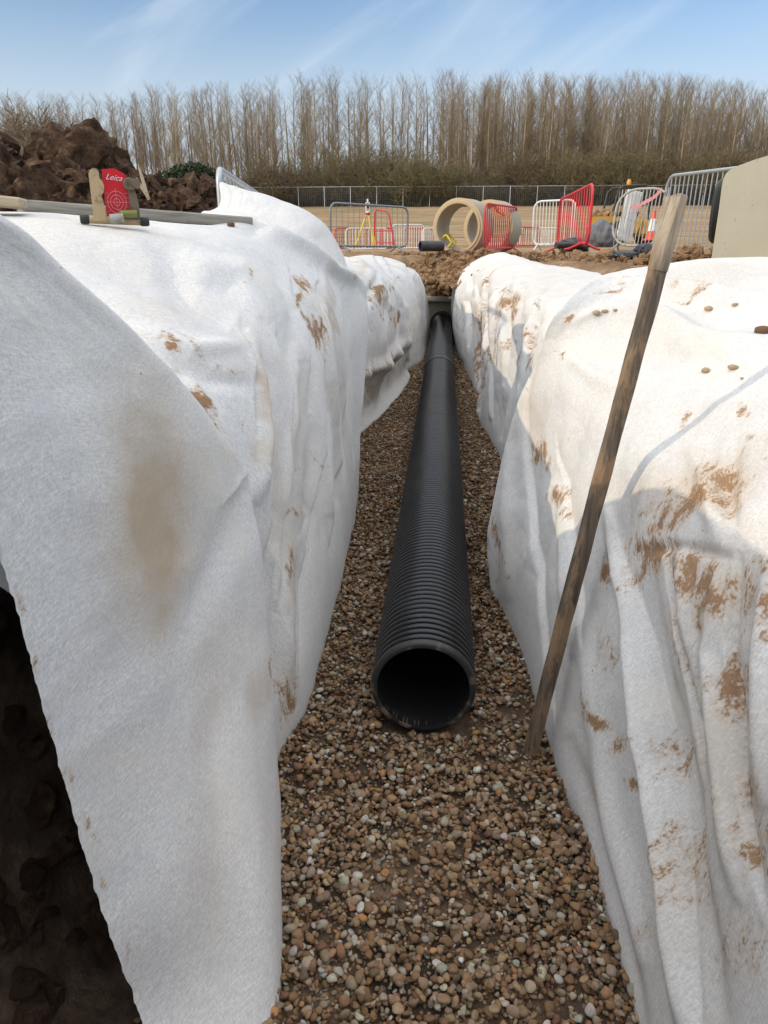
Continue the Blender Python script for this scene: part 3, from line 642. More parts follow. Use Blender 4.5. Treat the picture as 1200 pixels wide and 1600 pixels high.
# left bank, middle sheet with the lifted corner
L1 = [
 row(1.1, [(-.6,-.06),(-.58,0),(-.60,.4),(-.63,.65),(-.68,.80),(-.78,.92),(-.95,1.02),(-1.18,1.14),(-1.42,1.28),(-1.9,1.40),(-2.6,1.45)]),
 row(1.6, [(-.52,-.06),(-.5,0),(-.53,.4),(-.56,.76),(-.6,.94),(-.69,1.07),(-.88,1.17),(-1.12,1.28),(-1.38,1.41),(-1.8,1.50),(-2.6,1.52)]),
 row(2.1, [(-.46,-.06),(-.425,0),(-.45,.4),(-.475,.8),(-.515,1.04),(-.60,1.225),(-.78,1.345),(-1.0,1.40),(-1.27,1.465),(-1.7,1.54),(-2.6,1.57)]),
 row(2.6, [(-.46,-.06),(-.43,0),(-.445,.4),(-.46,.8),(-.495,1.06),(-.575,1.25),(-.72,1.38),(-.92,1.50),(-1.18,1.565),(-1.6,1.605),(-2.6,1.58)]),
 row(3.15, [(-.47,-.06),(-.44,0),(-.445,.4),(-.455,.8),(-.48,1.08),(-.555,1.29),(-.69,1.42),(-.87,1.53),(-1.1,1.585),(-1.5,1.59),(-2.5,1.56)]),
 row(3.6, [(-.49,-.06),(-.46,0),(-.45,.4),(-.447,.8),(-.465,1.08),(-.545,1.30),(-.65,1.43),(-.80,1.545),(-1.02,1.605),(-1.35,1.58),(-2.0,1.54)]),
 row(3.95, [(-.5,-.06),(-.47,0),(-.455,.4),(-.442,.8),(-.45,1.1),(-.52,1.31),(-.61,1.48),(-.74,1.59),(-.92,1.655),(-1.10,1.68),(-1.27,1.645)]),
 row(4.25, [(-.53,.16),(-.50,.2),(-.462,.45),(-.435,.8),(-.426,1.17),(-.498,1.32),(-.555,1.46),(-.69,1.64),(-.93,1.745),(-1.11,1.795),(-1.245,1.83)]),
 row(4.34, [(-.60,.16),(-.57,.2),(-.53,.45),(-.50,.78),(-.49,1.10),(-.55,1.25),(-.61,1.38),(-.74,1.56),(-.95,1.67),(-1.12,1.72),(-1.24,1.75)]),
]
l1_mud = [(312,620,12,34,-30,1.0),(325,645,6,12,-30,.7),(268,553,12,6,25,.7),(258,545,9,4,25,.8),(330,560,60,4,18,.45),(350,690,6,30,-32,.55),(484,450,5,28,-12,.8),(500,510,5,50,-10,.85),(390,655,3,20,0,.3),(480,800,10,8,0,.5),(475,720,7,6,0,.4),(460,880,5,40,0,.55),(445,1080,8,44,10,.62),(510,720,10,5,0,.5),(382,434,6,3,0,.6),(405,505,22,4,50,.4),(455,1000,4,14,0,.4),(548,425,4,7,0,.5),(430,1190,5,16,0,.5),(300,540,60,3,10,.35)]
l1_stain = [(150,400,120,50,15,.12),(520,360,60,30,20,.14),(412,610,8,70,-4,.75),(415,690,8,60,0,.5),(520,500,9,60,-6,.6),(530,580,7,60,-4,.4),(480,700,20,120,0,.25),(440,760,12,110,0,.42),(260,470,90,34,10,.22),(380,515,30,14,20,.25),(545,640,10,120,0,.22),(420,580,60,20,10,.18),(460,920,12,140,8,.3)]
l1_folds = [([(322,338),(400,354),(470,388),(530,425),(572,455)],7,-.040,False),([(345,315),(430,338),(500,372),(556,425)],12,.022,False),([(416,560),(432,680),(428,800),(415,960)],8,.026,'step'),([(500,440),(520,560),(518,700),(490,900),(470,1050)],7,.022,'step'),([(540,450),(556,560),(548,700),(520,860)],6,.018,'step'),([(455,420),(492,520),(498,640)],7,.018,'step'),([(430,700),(436,850),(430,1050)],6,.016,'step'),([(300,400),(370,430),(430,500)],16,-.022,False),([(140,380),(230,430),(330,450),(400,500)],30,.016,False),([(395,515),(412,590),(415,690),(400,780)],9,-.020,False),([(385,500),(404,570),(404,680)],6,.016,'step'),([(440,520),(466,600),(466,760),(440,960)],9,.020,'step'),([(470,540),(470,650),(455,800)],8,-.014,False),([(430,420),(462,480),(472,560)],12,.012,False),
 ([(505,420),(520,520),(530,640),(520,800)],7,-.014,False),([(548,470),(550,600),(535,780)],7,.010,False),([(485,570),(500,680),(490,850),(465,1020)],9,.010,False),([(200,510),(300,548),(380,535)],14,-.014,False),([(270,560),(330,590),(390,600)],12,.010,False),
 ([(250,380),(300,460),(370,500)],26,.018,False),([(350,390),(400,430),(440,470)],16,-.014,False),([(300,585),(345,650),(372,720)],8,-.012,False),([(480,770),(500,800),(480,840)],8,.008,True),([(440,860),(455,960),(445,1100)],8,-.010,False),([(400,350),(480,380),(540,420)],9,.010,False)]
o = sheet(L1, 400, 420, True, l1_folds, l1_mud, l1_stain, .012, .0022, 47, 3.0, .006, .4, .050)
tag(o, 'middle left white felt sheet with its far corner lifted to a peak', 'geotextile sheet', 'white geotextile sheets lining the trench')

# left bank, far sheet
L2 = [
 row(3.9, [(-.80,-.05),(-.78,.0),(-.78,.15),(-.76,.35),(-.72,.6),(-.68,.88),(-.74,1.12),(-.88,1.27),(-1.15,1.36),(-1.6,1.38),(-2.4,1.34)]),
 row(5.3, [(-.78,-.05),(-.74,.0),(-.76,.13),(-.68,.35),(-.60,.6),(-.58,.88),(-.66,1.13),(-.84,1.29),(-1.1,1.39),(-1.5,1.40),(-2.2,1.34)]),
 row(6.5, [(-.56,-.02),(-.53,.01),(-.62,.12),(-.56,.33),(-.47,.6),(-.46,.92),(-.54,1.17),(-.76,1.33),(-1.05,1.38),(-1.4,1.40),(-2.0,1.32)]),
 row(7.7, [(-.42,-.02),(-.40,.01),(-.47,.12),(-.43,.33),(-.38,.6),(-.40,.92),(-.49,1.16),(-.74,1.31),(-1.05,1.37),(-1.35,1.39),(-1.9,1.3)]),
 row(8.5, [(-.38,-.02),(-.35,.02),(-.40,.12),(-.36,.33),(-.36,.6),(-.40,.92),(-.50,1.14),(-.75,1.28),(-1.08,1.36),(-1.35,1.37),(-1.8,1.3)]),
 row(9.0, [(-.46,-.04),(-.42,.0),(-.43,.12),(-.44,.33),(-.47,.6),(-.53,.86),(-.66,1.07),(-.88,1.23),(-1.12,1.33),(-1.35,1.34),(-1.7,1.28)]),
 row(9.9, [(-.27,-.04),(-.23,.0),(-.25,.12),(-.27,.33),(-.30,.6),(-.34,.90),(-.43,1.12),(-.66,1.26),(-1.0,1.34),(-1.25,1.34),(-1.5,1.28)]),
 row(11.2, [(-.22,-.04),(-.19,.0),(-.19,.12),(-.19,.33),(-.22,.6),(-.27,.90),(-.37,1.11),(-.60,1.25),(-.94,1.34),(-1.15,1.33),(-1.4,1.26)]),
 row(12.5, [(-.22,-.04),(-.19,.0),(-.185,.12),(-.185,.33),(-.215,.58),(-.29,.80),(-.42,.98),(-.62,1.16),(-.85,1.28),(-1.0,1.29),(-1.2,1.24)]),
 row(12.8, [(-.4,-.04),(-.37,.0),(-.36,.12),(-.36,.3),(-.38,.5),(-.46,.68),(-.56,.84),(-.7,1.0),(-.88,1.1),(-1.0,1.12),(-1.2,1.1)]),
]
l2_mud = [(588,455,8,18,-22,1.0),(605,465,5,12,-10,.8),(620,500,9,12,-20,.95),(600,570,14,8,0,.7),(580,580,10,9,0,.65),(590,490,3,8,0,.6),(650,575,5,5,0,.6),(612,440,8,4,30,.4),(575,600,4,10,0,.5),(568,640,5,20,10,.5)]
l2_stain = [(560,420,10,16,-20,.6),(585,610,10,22,10,.7),(620,410,30,6,10,.4),(655,520,10,40,0,.3),(640,400,20,8,20,.3),(600,540,20,30,0,.2)]
l2_folds = [([(585,400),(618,440),(628,500),(622,570)],4,.04,'step'),([(630,400),(650,440),(658,500),(655,570)],3.5,.04,'step'),([(565,440),(585,520),(578,620)],5,.03,'step'),([(600,440),(612,500),(600,600)],4,.03,'step'),([(600,400),(635,440),(640,480)],4,.04,'step'),([(560,410),(590,440),(610,480)],6,-.04,False),([(615,430),(632,480),(638,560)],4,-.03,False),([(652,430),(665,490),(664,560)],4,.03,'step'),([(590,425),(575,480),(570,560)],5,.03,False),([(610,480),(600,560),(580,640)],6,-.03,False),([(570,590),(610,560),(640,530)],7,-.04,False)]
o = sheet(L2, 420, 190, True, l2_folds, l2_mud, l2_stain, .022, .006, 63, 2.0, .010, .4, .065)
tag(o, 'far left white felt sheet with torn hem lying against the black pipe', 'geotextile sheet', 'white geotextile sheets lining the trench')

# ------------------------------------------------------------------ the black corrugated pipe
def corr(y0, y1, r=.1715, dep=.019, pitch=.034):
    prof = []; n = int((y1 - y0) / pitch); pitch = (y1 - y0) / n
    for k in range(n):
        y = y0 + k * pitch
        for f, d in ((0, 1.0), (.18, 1.0), (.25, .30), (.32, .05), (.42, 0), (.62, 0), (.74, .05), (.81, .30), (.88, 1.0)): prof.append((r - dep * d, y + f * pitch))
    return prof
YF, YC, YE = 1.955, 8.05, 13.42
ang = math.atan2(-(.006 + .026), YE - YF)
pipe = empty('drain_pipe', (-.026, YF, .152), ang, 'long black corrugated plastic drain pipe laid along the gravel trench', 'pipe')
lp = YE - YF; cpl = YC - YF
MB().lathe(corr(.03, cpl - .06), 96).lathe(corr(cpl + .06, lp), 96).build('pipe_wall', M['black_plastic'], pipe, True, 60)
MB().lathe([(.1505, .0), (.162, -.002), (.1695, .004), (.1715, .012), (.170, .024), (.160, .032), (.1505, .032)], 96, closed=True).build('cut_rim', M['pipe_rim'], pipe, True, 50)
bore = MB().lathe([(.1505, .001), (.1502, .3), (.1502, lp)], 72)
for a in (-32,):
    for k in range(16):
        an = R(a); bore.box((.1495 * math.cos(an), .10 + k * .034, .1495 * math.sin(an)), (.002, .004, .009), Matrix.Rotation(-an, 3, 'Y'))
bore.build('pipe_bore', M['pipe_inside'], pipe, True, 40)
MB().lathe([(.150, cpl - .075), (.178, cpl - .075), (.182, cpl - .06), (.182, cpl - .012), (.186, cpl - .008), (.186, cpl + .008), (.182, cpl + .012), (.182, cpl + .06), (.178, cpl + .075), (.150, cpl + .075)], 64).build('coupling', M['pipe_rim'], pipe, True, 40)
MB().lathe([(.17, lp - .22), (.205, lp - .22), (.212, lp - .20), (.212, lp - .14), (.198, lp - .125), (.198, lp - .06), (.208, lp - .05), (.208, lp - .01), (.17, lp)], 64).build('rubber_seal', M['rubber'], pipe, True, 40)

# concrete chamber at the end of the pipe
ch = empty('manhole_chamber', (.0, 13.42, 0), 0, 'pale concrete chamber wall at the far end of the black pipe', 'chamber')
MB().box((0, .45, .23), (1.7, .9, .58), None, .02).build('chamber_wall', M['concrete_ring'], ch)
MB().box((0, .40, .545), (1.75, .95, .05), None, .012).build('cover_slab', M['concrete'], ch)

# ------------------------------------------------------------------ wooden stake leaning on the right sheet
foot = Vector((.315, 1.866, -.03)); tip = Vector(at(1058, 306, 1.93)); ax = (tip - foot)
stk = empty('wooden_stake', foot, 0, 'muddy wooden stake with a split flared top leaning on right sheet', 'stake')
def bar_sections(secs, rot):
    V = []; Fc = []; m = 8
    for (h, wx, wy, ox, oy, ch_) in secs:
        c = ch_
        for (x, y) in ((-1, -1 + c), (-1 + c, -1), (1 - c, -1), (1, -1 + c), (1, 1 - c), (1 - c, 1), (-1 + c, 1), (-1, 1 - c)): V.append((x * wx + ox, y * wy + oy, h))
    for i in range(len(secs) - 1):
        for k in range(m): Fc.append((i * m + k, i * m + (k + 1) % m, (i + 1) * m + (k + 1) % m, (i + 1) * m + k))
    Fc.append(tuple(range(m - 1, -1, -1))); Fc.append(tuple((len(secs) - 1) * m + k for k in range(m)))
    V = np.array(V); return V @ np.array(rot).T, Fc
q = ax.to_track_quat('Z', 'Y').to_matrix() @ Matrix.Rotation(R(8), 3, 'Z'); Ln = ax.length; secs = []
for k in range(61):
    h = Ln * .90 * k / 60; wob = .0022 * mnoise.noise(Vector((h * 9, 1, 3))); wid = .0195 + .0022 * mnoise.noise(Vector((h * 6, 7, 1)))
    secs.append((h, wid + .001 * math.sin(h * 3), .020 + .0015 * mnoise.noise(Vector((h * 8, 2, 9))), wob, .004 * math.sin(h * 2.2), .38))
mb = MB(); mb.add(*bar_sections(secs, q)); so_ = mb.build('shaft', M['stake'], stk, True, 30)
secs = [(Ln * .895, .0205, .0205, 0, 0, .36), (Ln * .915, .0225, .020, .0, 0, .3), (Ln * .94, .0255, .018, .002, 0, .2), (Ln * .965, .0295, .015, .003, 0, .15), (Ln * .985, .031, .013, .003, 0, .12), (Ln * 1.0, .0305, .011, .004, 0, .1)]
mb = MB(); V_, F_ = bar_sections(secs, q)
V_[-8:] += np.array([[.0, 0, .004 * mnoise.noise(Vector((k * 3.1, 0, 0)))] for k in range(8)]) * 2
mb.add(V_, F_).build('split_end', M['stake'], stk, True, 30)

# ------------------------------------------------------------------ barriers
def frame_path(wd, z0, z1, r):
    pts = []
    for (cx, cz, a0) in ((wd / 2 - r, z1 - r, 0), (-wd / 2 + r, z1 - r, 90), (-wd / 2 + r, z0 + r, 180), (wd / 2 - r, z0 + r, 270)):
        for k in range(6):
            a = R(a0 + 18 * k); pts.append((cx + r * math.cos(a), 0, cz + r * math.sin(a)))
    return pts
def barrier(pl, pr, hgt, mt, label, group=None, nb=16, tr=.019, br=.0075, lean=0.0, z0=.12, feet=True, rad=.16, cat='barrier', bm_=None):
    """steel crowd barrier between two ground points"""
    pl, pr = Vector(pl), Vector(pr); d = pr - pl; wd = math.hypot(d.x, d.y)
    root = empty('crowd_barrier', (pl + pr) / 2, 0, label, cat, group)
    root.rotation_mode = 'XYZ'; root.rotation_euler = (lean, -math.atan2(d.z, wd), math.atan2(d.y, d.x))
    MB().tube(frame_path(wd, z0, hgt, rad), tr, 10, True).build('frame', mt, root, True, 60)
    bar = None
    for k in range(nb):
        x = -wd / 2 + wd * (k + 1) / (nb + 1)
        if bar is None:
            bar = MB().tube([(0, 0, z0), (0, 0, hgt)], br, 6).build('bar', bm_ or mt, root, True, 60); bar.location.x = x
        else:
            b2 = bar.copy(); COL.objects.link(b2); b2.parent = root; b2.location.x = x
    if feet:
        for sx in (-.36, .36):
            f = MB().tube([(0, -.27, .015), (0, -.20, .03), (0, 0, z0 + .02), (0, .20, .03), (0, .27, .015)], tr * .85, 8).build('foot', mt, root, True, 60); f.location.x = sx * wd
    return root
G1 = 'grey steel crowd barriers'; G2 = 'red crowd barriers'; G3 = 'white crowd barriers'
barrier(at(517, 393, 16.4), at(636, 394, 18.0), .98, M['galv_dark'], 'dull grey crowd barrier standing behind left sheet in front of the tripod', G1, 13, .024, .007)
barrier(at(755, 400, 15.4), at(804, 395, 18.0), .98, M['red'], 'red crowd barrier leaning beside the far concrete ring', G2, 15, .02, .011)
barrier(at(831, 392, 16.6), at(895, 391, 16.2), .98, M['white_paint'], 'white crowd barrier crossing behind the tall red one', G3, 12, .021, .010)
barrier(at(869, 395, 14.2), at(918, 391, 11.4), .90, M['red'], 'red crowd barrier with crossed feet standing on soil over black bags', G2, 13, .021, .010, z0=.10)
barrier(at(951, 396, 12.6), at(1033, 396, 12.2), .99, M['galv_dull'], 'muddy grey crowd barrier with rounded top left of the biggest barrier', G1, 14, .019, .009, R(-14), rad=.3)
barrier(at(1026, 406, 10.6), at(1138, 418, 8.9), 1.04, M['galv'], 'biggest shiny galvanised crowd barrier beside the concrete block', G1, 15, .021, .008)
barrier(at(341, 264, 4.5) - np.array([0, 0, .74]), at(402, 303, 6.6) - np.array([0, 0, .74]), .74, M['galv'], 'grey crowd barrier poking up behind the lifted sheet corner', G1, 12, .02, .008, feet=False, rad=.08)
# far row of site barriers beyond the pit
for (u0, u1, v, Y, mt, hgt, lb, gp) in (
    (524, 566, 392, 31, 'red', 1.0, 'far red crowd barrier at the left end of the row', G2), (541, 606, 393, 30, 'white_paint', .98, 'far white crowd barrier behind the yellow tripod', G3),
    (572, 614, 392, 33, 'red', 1.05, 'far red crowd barrier just right of the tripod', G2), (612, 662, 392, 29.5, 'white_paint', 1.08, 'far white crowd barrier seen above the short blue pipe', G3),
    (632, 676, 391, 33, 'red', 1.0, 'far red crowd barrier above the short blue pipe', G2), (660, 700, 391, 31, 'white_paint', .95, 'far white crowd barrier ending at the concrete ring', G3),
    (800, 842, 388, 31, 'red', .9, 'far red crowd barrier in the gap right of the rings', G2), (812, 870, 388, 34, 'white_paint', .95, 'far white crowd barrier in the gap right of the rings', G3)):
    barrier(at(u0, v, Y), at(u1, v - .5, Y + .6), hgt * .88, M[mt], lb, gp, 12, .025, .014, z0=.1, feet=False)
p0 = at(599, 385, 26); rh = empty('access_gate', p0, R(-20), 'narrow tall red hoop gate behind the grey barrier', 'gate')
MB().tube([(-.34, 0, 0), (-.32, 0, 1.05), (-.24, 0, 1.17), (.14, 0, 1.1), (.22, 0, .98), (.42, 0, 0)], .03, 8).build('hoop', M['red'], rh, True, 60)
MB().tube([(-.33, 0, .5), (.31, 0, .5)], .02, 8).tube([(-.33, 0, .12), (.39, 0, .12)], .02, 8).build('cross_rail', M['red'], rh, True, 60)

# white board barrier, cone, tape
p = at(978, 378, 14.0); wb = empty('board_barrier', p, R(20), 'plain white board leaning behind the muddy grey barrier', 'board')
m_ = MB().box((0, 0, .43), (.30, .03, .84), Matrix.Rotation(R(10), 3, 'Y'), .008); m_.build('panel', M['white_plastic'], wb)
MB().box((-.03, -.03, .42), (.07, .02, .80), Matrix.Rotation(R(10), 3, 'Y'), .004).build('batten', M['white_paint'], wb)
p = at(1017, 376, 15.0); cn = empty('traffic_cone', p, 0, 'red and white traffic cone seen through grey barrier bars', 'cone')
MB().box((0, 0, .02), (.36, .36, .04), None, .015).build('base', M['cone_red'], cn)
MB().lathe([(.15, .04), (.115, .22)], 24, 'z').build('cone_body', M['cone_red'], cn, True)
MB().lathe([(.067, .5), (.035, .70), (.02, .71), (0, .71)], 24, 'z').build('cone_tip', M['cone_red'], cn, True)
MB().lathe([(.1155, .22), (.0675, .5)], 24, 'z').build('reflective_sleeve', M['white_plastic'], cn, True)
tp = MB(); pa, pb = np.array(at(985, 322, 12.5)), np.array(at(1033, 296, 10.5)); pts = []
for k in range(15):
    t = k / 14; q_ = pa * (1 - t) + pb * t; q_[2] -= .07 * math.sin(math.pi * t) + .015 * math.sin(9 * t); pts.append(q_)
V_ = []
for k, q_ in enumerate(pts):
    a = .6 * k; V_ += [q_ + np.array([0, .012 * math.sin(a), .026]), q_ - np.array([0, .012 * math.sin(a), .026])]
tp.add(V_, [(2 * k, 2 * k + 1, 2 * k + 3, 2 * k + 2) for k in range(14)]); cn.scale = (.78,) * 3
tag(tp.build('barrier_tape', M['tape_red'], None, True), 'red and white warning tape strung between two grey barriers', 'tape')

# ------------------------------------------------------------------ concrete rings
def ring(loc, rz, ro, ri, ln, label, tilt=0):
    r_ = empty('manhole_ring', loc, rz, label, 'concrete ring', 'precast concrete manhole rings')
    MB().lathe([(ri + .012, 0.004), (ri, .03), (ri, ln - .02), (ri + .03, ln)], 72, 'y', (0, 0, ro)).lathe([(ro, ln), (ro, .02), (ro - .012, 0.004)], 72, 'y', (0, 0, ro)).build('ring_wall', M['concrete_ring'], r_, True, 40)
    MB().lathe([(ro - .010, 0.0), (ro - .055, -.008), (ro - .06, -.028), (ri + .010, -.028), (ri, .01)], 72, 'y', (0, 0, ro)).lathe([(ri, ln), (ro, ln + .001)], 72, 'y', (0, 0, ro)).build('ring_edge', M['concrete_edge'], r_, True, 40)
    return r_
def irons(root, ro, ri, spots):
    for (an, y) in spots:
        a = R(an); c, s_ = math.cos(a), math.sin(a); mk = lambda rr, t: (rr * c - t * s_, y, ro + rr * s_ + t * c)
        MB().tube([mk(ri + .01, -.11), mk(ri - .12, -.11), mk(ri - .14, -.09), mk(ri - .14, .09), mk(ri - .12, .11), mk(ri + .01, .11)], .019, 8).build('step_iron', M['yellow'], root, True, 60)
ra = R(-24)
b1 = at(713, 401, 16.0); r1 = ring(b1, ra, .57, .455, .62, 'near concrete manhole ring lying on edge beside the short blue pipe'); irons(r1, .57, .455, [(222, .12), (222, .36)])
b2 = at(760, 400, 17.6); r2 = ring(b2, ra, .60, .485, .62, 'second concrete manhole ring partly hidden behind red barrier'); irons(r2, .60, .485, [(62, .14), (62, .36)])
# short length of twin wall pipe
p = at(660, 393, 15.0); sp = empty('pipe_offcut', p, R(-68), 'short offcut of dark pipe with blue bore lying on soil', 'pipe')
MB().lathe([(.085, 0), (.098, 0), (.1, .01), (.1, .48), (.085, .48)], 40, 'y', (0, -.05, .10)).build('pipe_wall', M['dark_metal'], sp, True, 40)
MB().lathe([(.0845, .002), (.0845, .48)], 40, 'y', (0, -.05, .10)).build('pipe_bore', M['blue_inside'], sp, True, 40)

# concrete block on the right
p = at(1110, 412, 6.6); cb = empty('chamber_base', p, R(-25), 'large pitted beige concrete chamber unit at right with black seal', 'concrete chamber')
out = [(0, -.1), (2.0, -.1), (2.0, 1.12), (1.3, 1.12), (.95, 1.09), (.7, 1.045), (.5, 1.0), (.36, .96), (.24, .92), (.15, .885), (.09, .855), (.055, .82), (.038, .77), (.032, .70), (.026, .5), (.012, .2)]
MB().prism([(x - .05 * max(z, 0), z * .85) for x, z in out][::-1], 0, .9).build('chamber_wall', M['concrete'], cb, True, 30)
MB().lathe([(.16, .0), (.25, .0), (.262, -.03), (.24, -.055), (.17, -.055)], 40, 'x', (-.012, .30, .42)).build('rubber_seal', M['rubber'], cb, True, 40)

# ------------------------------------------------------------------ survey tripod
p = at(575, 393, 24.0); p[2] = at(575, 389, 24)[2]; tr = empty('survey_tripod', p, R(15), 'yellow survey tripod with white instrument behind grey barrier', 'tripod'); tr.scale = (.86,) * 3
for k, (a, rr) in enumerate(((205, .62), (300, .34), (345, .30))):
    dx_, dy_ = math.cos(R(a)) * rr, math.sin(R(a)) * rr
    lg = MB().tube([(dx_ * .1, dy_ * .1, 1.18), (dx_ * .62, dy_ * .62, .48)], .026, 8).tube([(dx_ * .55 + .03, dy_ * .55, .56), (dx_, dy_, .02)], .02, 8).build('leg', M['yellow'], tr, True, 60)
    MB().tube([(dx_, dy_, .06), (dx_, dy_, -.02)], [.022, .004], 8).build('spike', M['dark_metal'], lg, True)
MB().lathe([(0, 1.17), (.09, 1.17), (.10, 1.20), (.10, 1.23), (0, 1.23)], 20, 'z').build('tripod_head', M['red'], tr, True)
MB().lathe([(0, 1.23), (.08, 1.23), (.085, 1.27), (.06, 1.3), (0, 1.3)], 20, 'z').box((-.062, 0, 1.42), (.035, .12, .26), None, .012).box((.062, 0, 1.42), (.035, .12, .26), None, .012).box((0, 0, 1.57), (.15, .05, .03), None, .01).build('instrument_body', M['white_plastic'], tr, True)
MB().lathe([(0, -.10), (.042, -.10), (.046, 0), (.042, .1), (0, .1)], 16, 'y', (0, 0, 1.43)).build('telescope', M['dark_metal'], tr, True)
MB().lathe([(0, 1.585), (.03, 1.585), (.03, 1.68), (.02, 1.70), (0, 1.70)], 16, 'z').build('prism_pole', M['white_plastic'], tr, True)

# ------------------------------------------------------------------ pipe laser target on the left sheet
tp_ = at(183, 350, 2.6); TG = empty('laser_target', tp_, R(24), 'red pipe laser target in a muddy tan frame standing before the beam', 'laser target')
k_ = .00205
def px_(x): return x * k_
o_ = [(-36, 4), (-16, 4), (-17, 30), (-19, 44), (-15, 50), (-13, 58), (-15, 66), (-19, 70), (-19, 80), (-22, 84), (-27, 85), (-32, 82), (-35, 76)]
MB().prism([(px_(x), px_(z)) for x, z in o_], -.016, .020).build('left_bracket', M['target_frame'], TG, True, 25)
o_ = [(-14, 84), (-15, 40), (-15, 2), (25, 2), (25, 45), (26, 60), (22, 68), (24, 76), (18, 80), (6, 86)]
bd = MB().prism([(px_(x), px_(z)) for x, z in o_], -.002, .003).build('target_board', M['acrylic'], TG)
pr_ = MB()
for r0 in (5, 10, 15):
    pr_.tube([(px_(4 + r0 * math.cos(R(a))), -.0035, px_(34 + r0 * 1.15 * math.sin(R(a)))) for a in range(0, 360, 15)], .0009, 5, True)
pr_.tube([(px_(4), -.0035, px_(12)), (px_(4), -.0035, px_(56))], .0007, 5).tube([(px_(-14), -.0035, px_(34)), (px_(24), -.0035, px_(34))], .0007, 5)
for z in (20, 27, 41, 48): pr_.tube([(px_(-13), -.0035, px_(z)), (px_(-9), -.0035, px_(z))], .0006, 4).tube([(px_(16), -.0035, px_(z)), (px_(23), -.0035, px_(z))], .0006, 4)
pr_.build('target_rings', M['print_pale'], bd, True)
tcu = bpy.data.curves.new('logo', 'FONT'); tcu.body = 'Leica'; tcu.size = .026; tcu.shear = .45; tcu.align_x = 'CENTER'; tcu.extrude = .0004
to = bpy.data.objects.new('logo', tcu); COL.objects.link(to); dg = bpy.context.evaluated_depsgraph_get()
tme = bpy.data.meshes.new_from_object(to.evaluated_get(dg)); bpy.data.objects.remove(to); tme.materials.clear(); tme.materials.append(M['print'])
lo = link('logo', tme, bd); lo.location = (px_(3), -.004, px_(68)); lo.rotation_euler = (R(90), R(6), 0)
o_ = [(24, 2), (38, 2), (39, 30), (36, 50), (30, 56), (24, 54)]
MB().prism([(px_(x), px_(z)) for x, z in o_], -.012, .014).build('right_bracket', M['target_dark'], TG, True, 25)
MB().lathe([(0, -.026), (px_(9), -.026), (px_(10), -.02), (px_(10), .02), (0, .02)], 20, 'y', (px_(27), 0, px_(62))).lathe([(0, -.032), (px_(7), -.032), (px_(7.5), -.02), (px_(7.5), .016), (0, .016)], 20, 'y', (px_(38), 0, px_(64))).build('clamp_knob', M['target_dark'], TG, True, 35)
MB().tube([(px_(-48), 0, px_(7)), (px_(46), 0, px_(4))], px_(6.5), 14).build('base_rail', M['target_frame'], TG, True, 40)
for sx, zz in ((-50, 7), (45, 4)): MB().lathe([(0, -.012), (px_(6), -.016), (px_(7.5), -.010), (px_(7.5), .010), (px_(6), .016), (0, .012)], 18, 'x', (px_(sx), 0, px_(zz))).build('rubber_foot', M['rubber'], TG, True, 35)
MB().tube([(px_(-10), -.03, px_(7)), (px_(12), -.032, px_(9))], px_(8), 16).build('roller', M['roller'], TG, True, 40)
MB().tube([(px_(6), -.024, px_(15)), (px_(34), -.022, px_(16))], px_(6.5), 16).build('level_vial', M['vial'], TG, True, 40)

# ------------------------------------------------------------------ timber beams on the left sheet
def beam(pa, pb, th, dp, mt, name, label):
    pa, pb = Vector(pa), Vector(pb); d = pb - pa; ln = d.length
    o = MB().box((ln / 2, 0, 0), (ln, dp, th), None, .006).build(name, M[mt]); o.location = pa
    o.rotation_euler = (0, -math.asin(d.z / ln), math.atan2(d.y, d.x)); return o
o = beam(at(30, 322, 2.85), at(388, 348, 3.5), .046, .10, 'beam', 'timber_beam', ''); tag(o, 'long grey weathered timber beam lying on the left sheet behind laser target', 'beam')
o = beam(at(-40, 311, 2.5), at(38, 319, 2.55), .036, .12, 'ply', 'timber_offcut', ''); tag(o, 'short pale timber offcut lying at the left edge by the long beam', 'timber')

# ------------------------------------------------------------------ soil heaps
icoV, icoT = ico(4); ico3V, ico3T = ico(3); ico2V, ico2T = ico(2)
def clods(cx, sz, seed, V0=None, T0=None):
    V0 = ico2V if V0 is None else V0; T0 = ico2T if T0 is None else T0
    n = len(cx); out = []
    P = np.repeat(V0[None], n, 0)
    for _ in range(7):                                              # broken faces
        dn = rng.normal(size=(n, 3)); dn /= np.linalg.norm(dn, axis=1)[:, None]; q0 = np.einsum('nki,ni->nk', P, dn); P = P - np.maximum(q0 - rng.uniform(.35, .85, (n, 1)), 0)[..., None] * dn[:, None, :] * .92
    P = P * (sz[:, None, None] * rng.uniform(.6, 1.5, (n, 1, 3)))
    off = rng.uniform(0, 90, (n, 1, 3)); q_ = (P / sz[:, None, None] * 1.3 + off).reshape(-1, 3)
    o5 = 5 if V0.shape[0] > 300 else 3
    dsp = fbm(q_ * 1.5, o5, seed, .78).reshape(n, -1, 1) + .8 * fbm(q_ * 1.1 + 50, o5 - 1, seed + 1, .55, True).reshape(n, -1, 1); P = P * (1 + .42 * dsp)
    P = np.einsum('nij,nkj->nki', rand_rot(n, 1.2), P) + np.asarray(cx)[:, None, :]
    m = V0.shape[0]; return P.reshape(-1, 3), (T0[None] + (np.arange(n) * m)[:, None, None]).reshape(-1, 3)
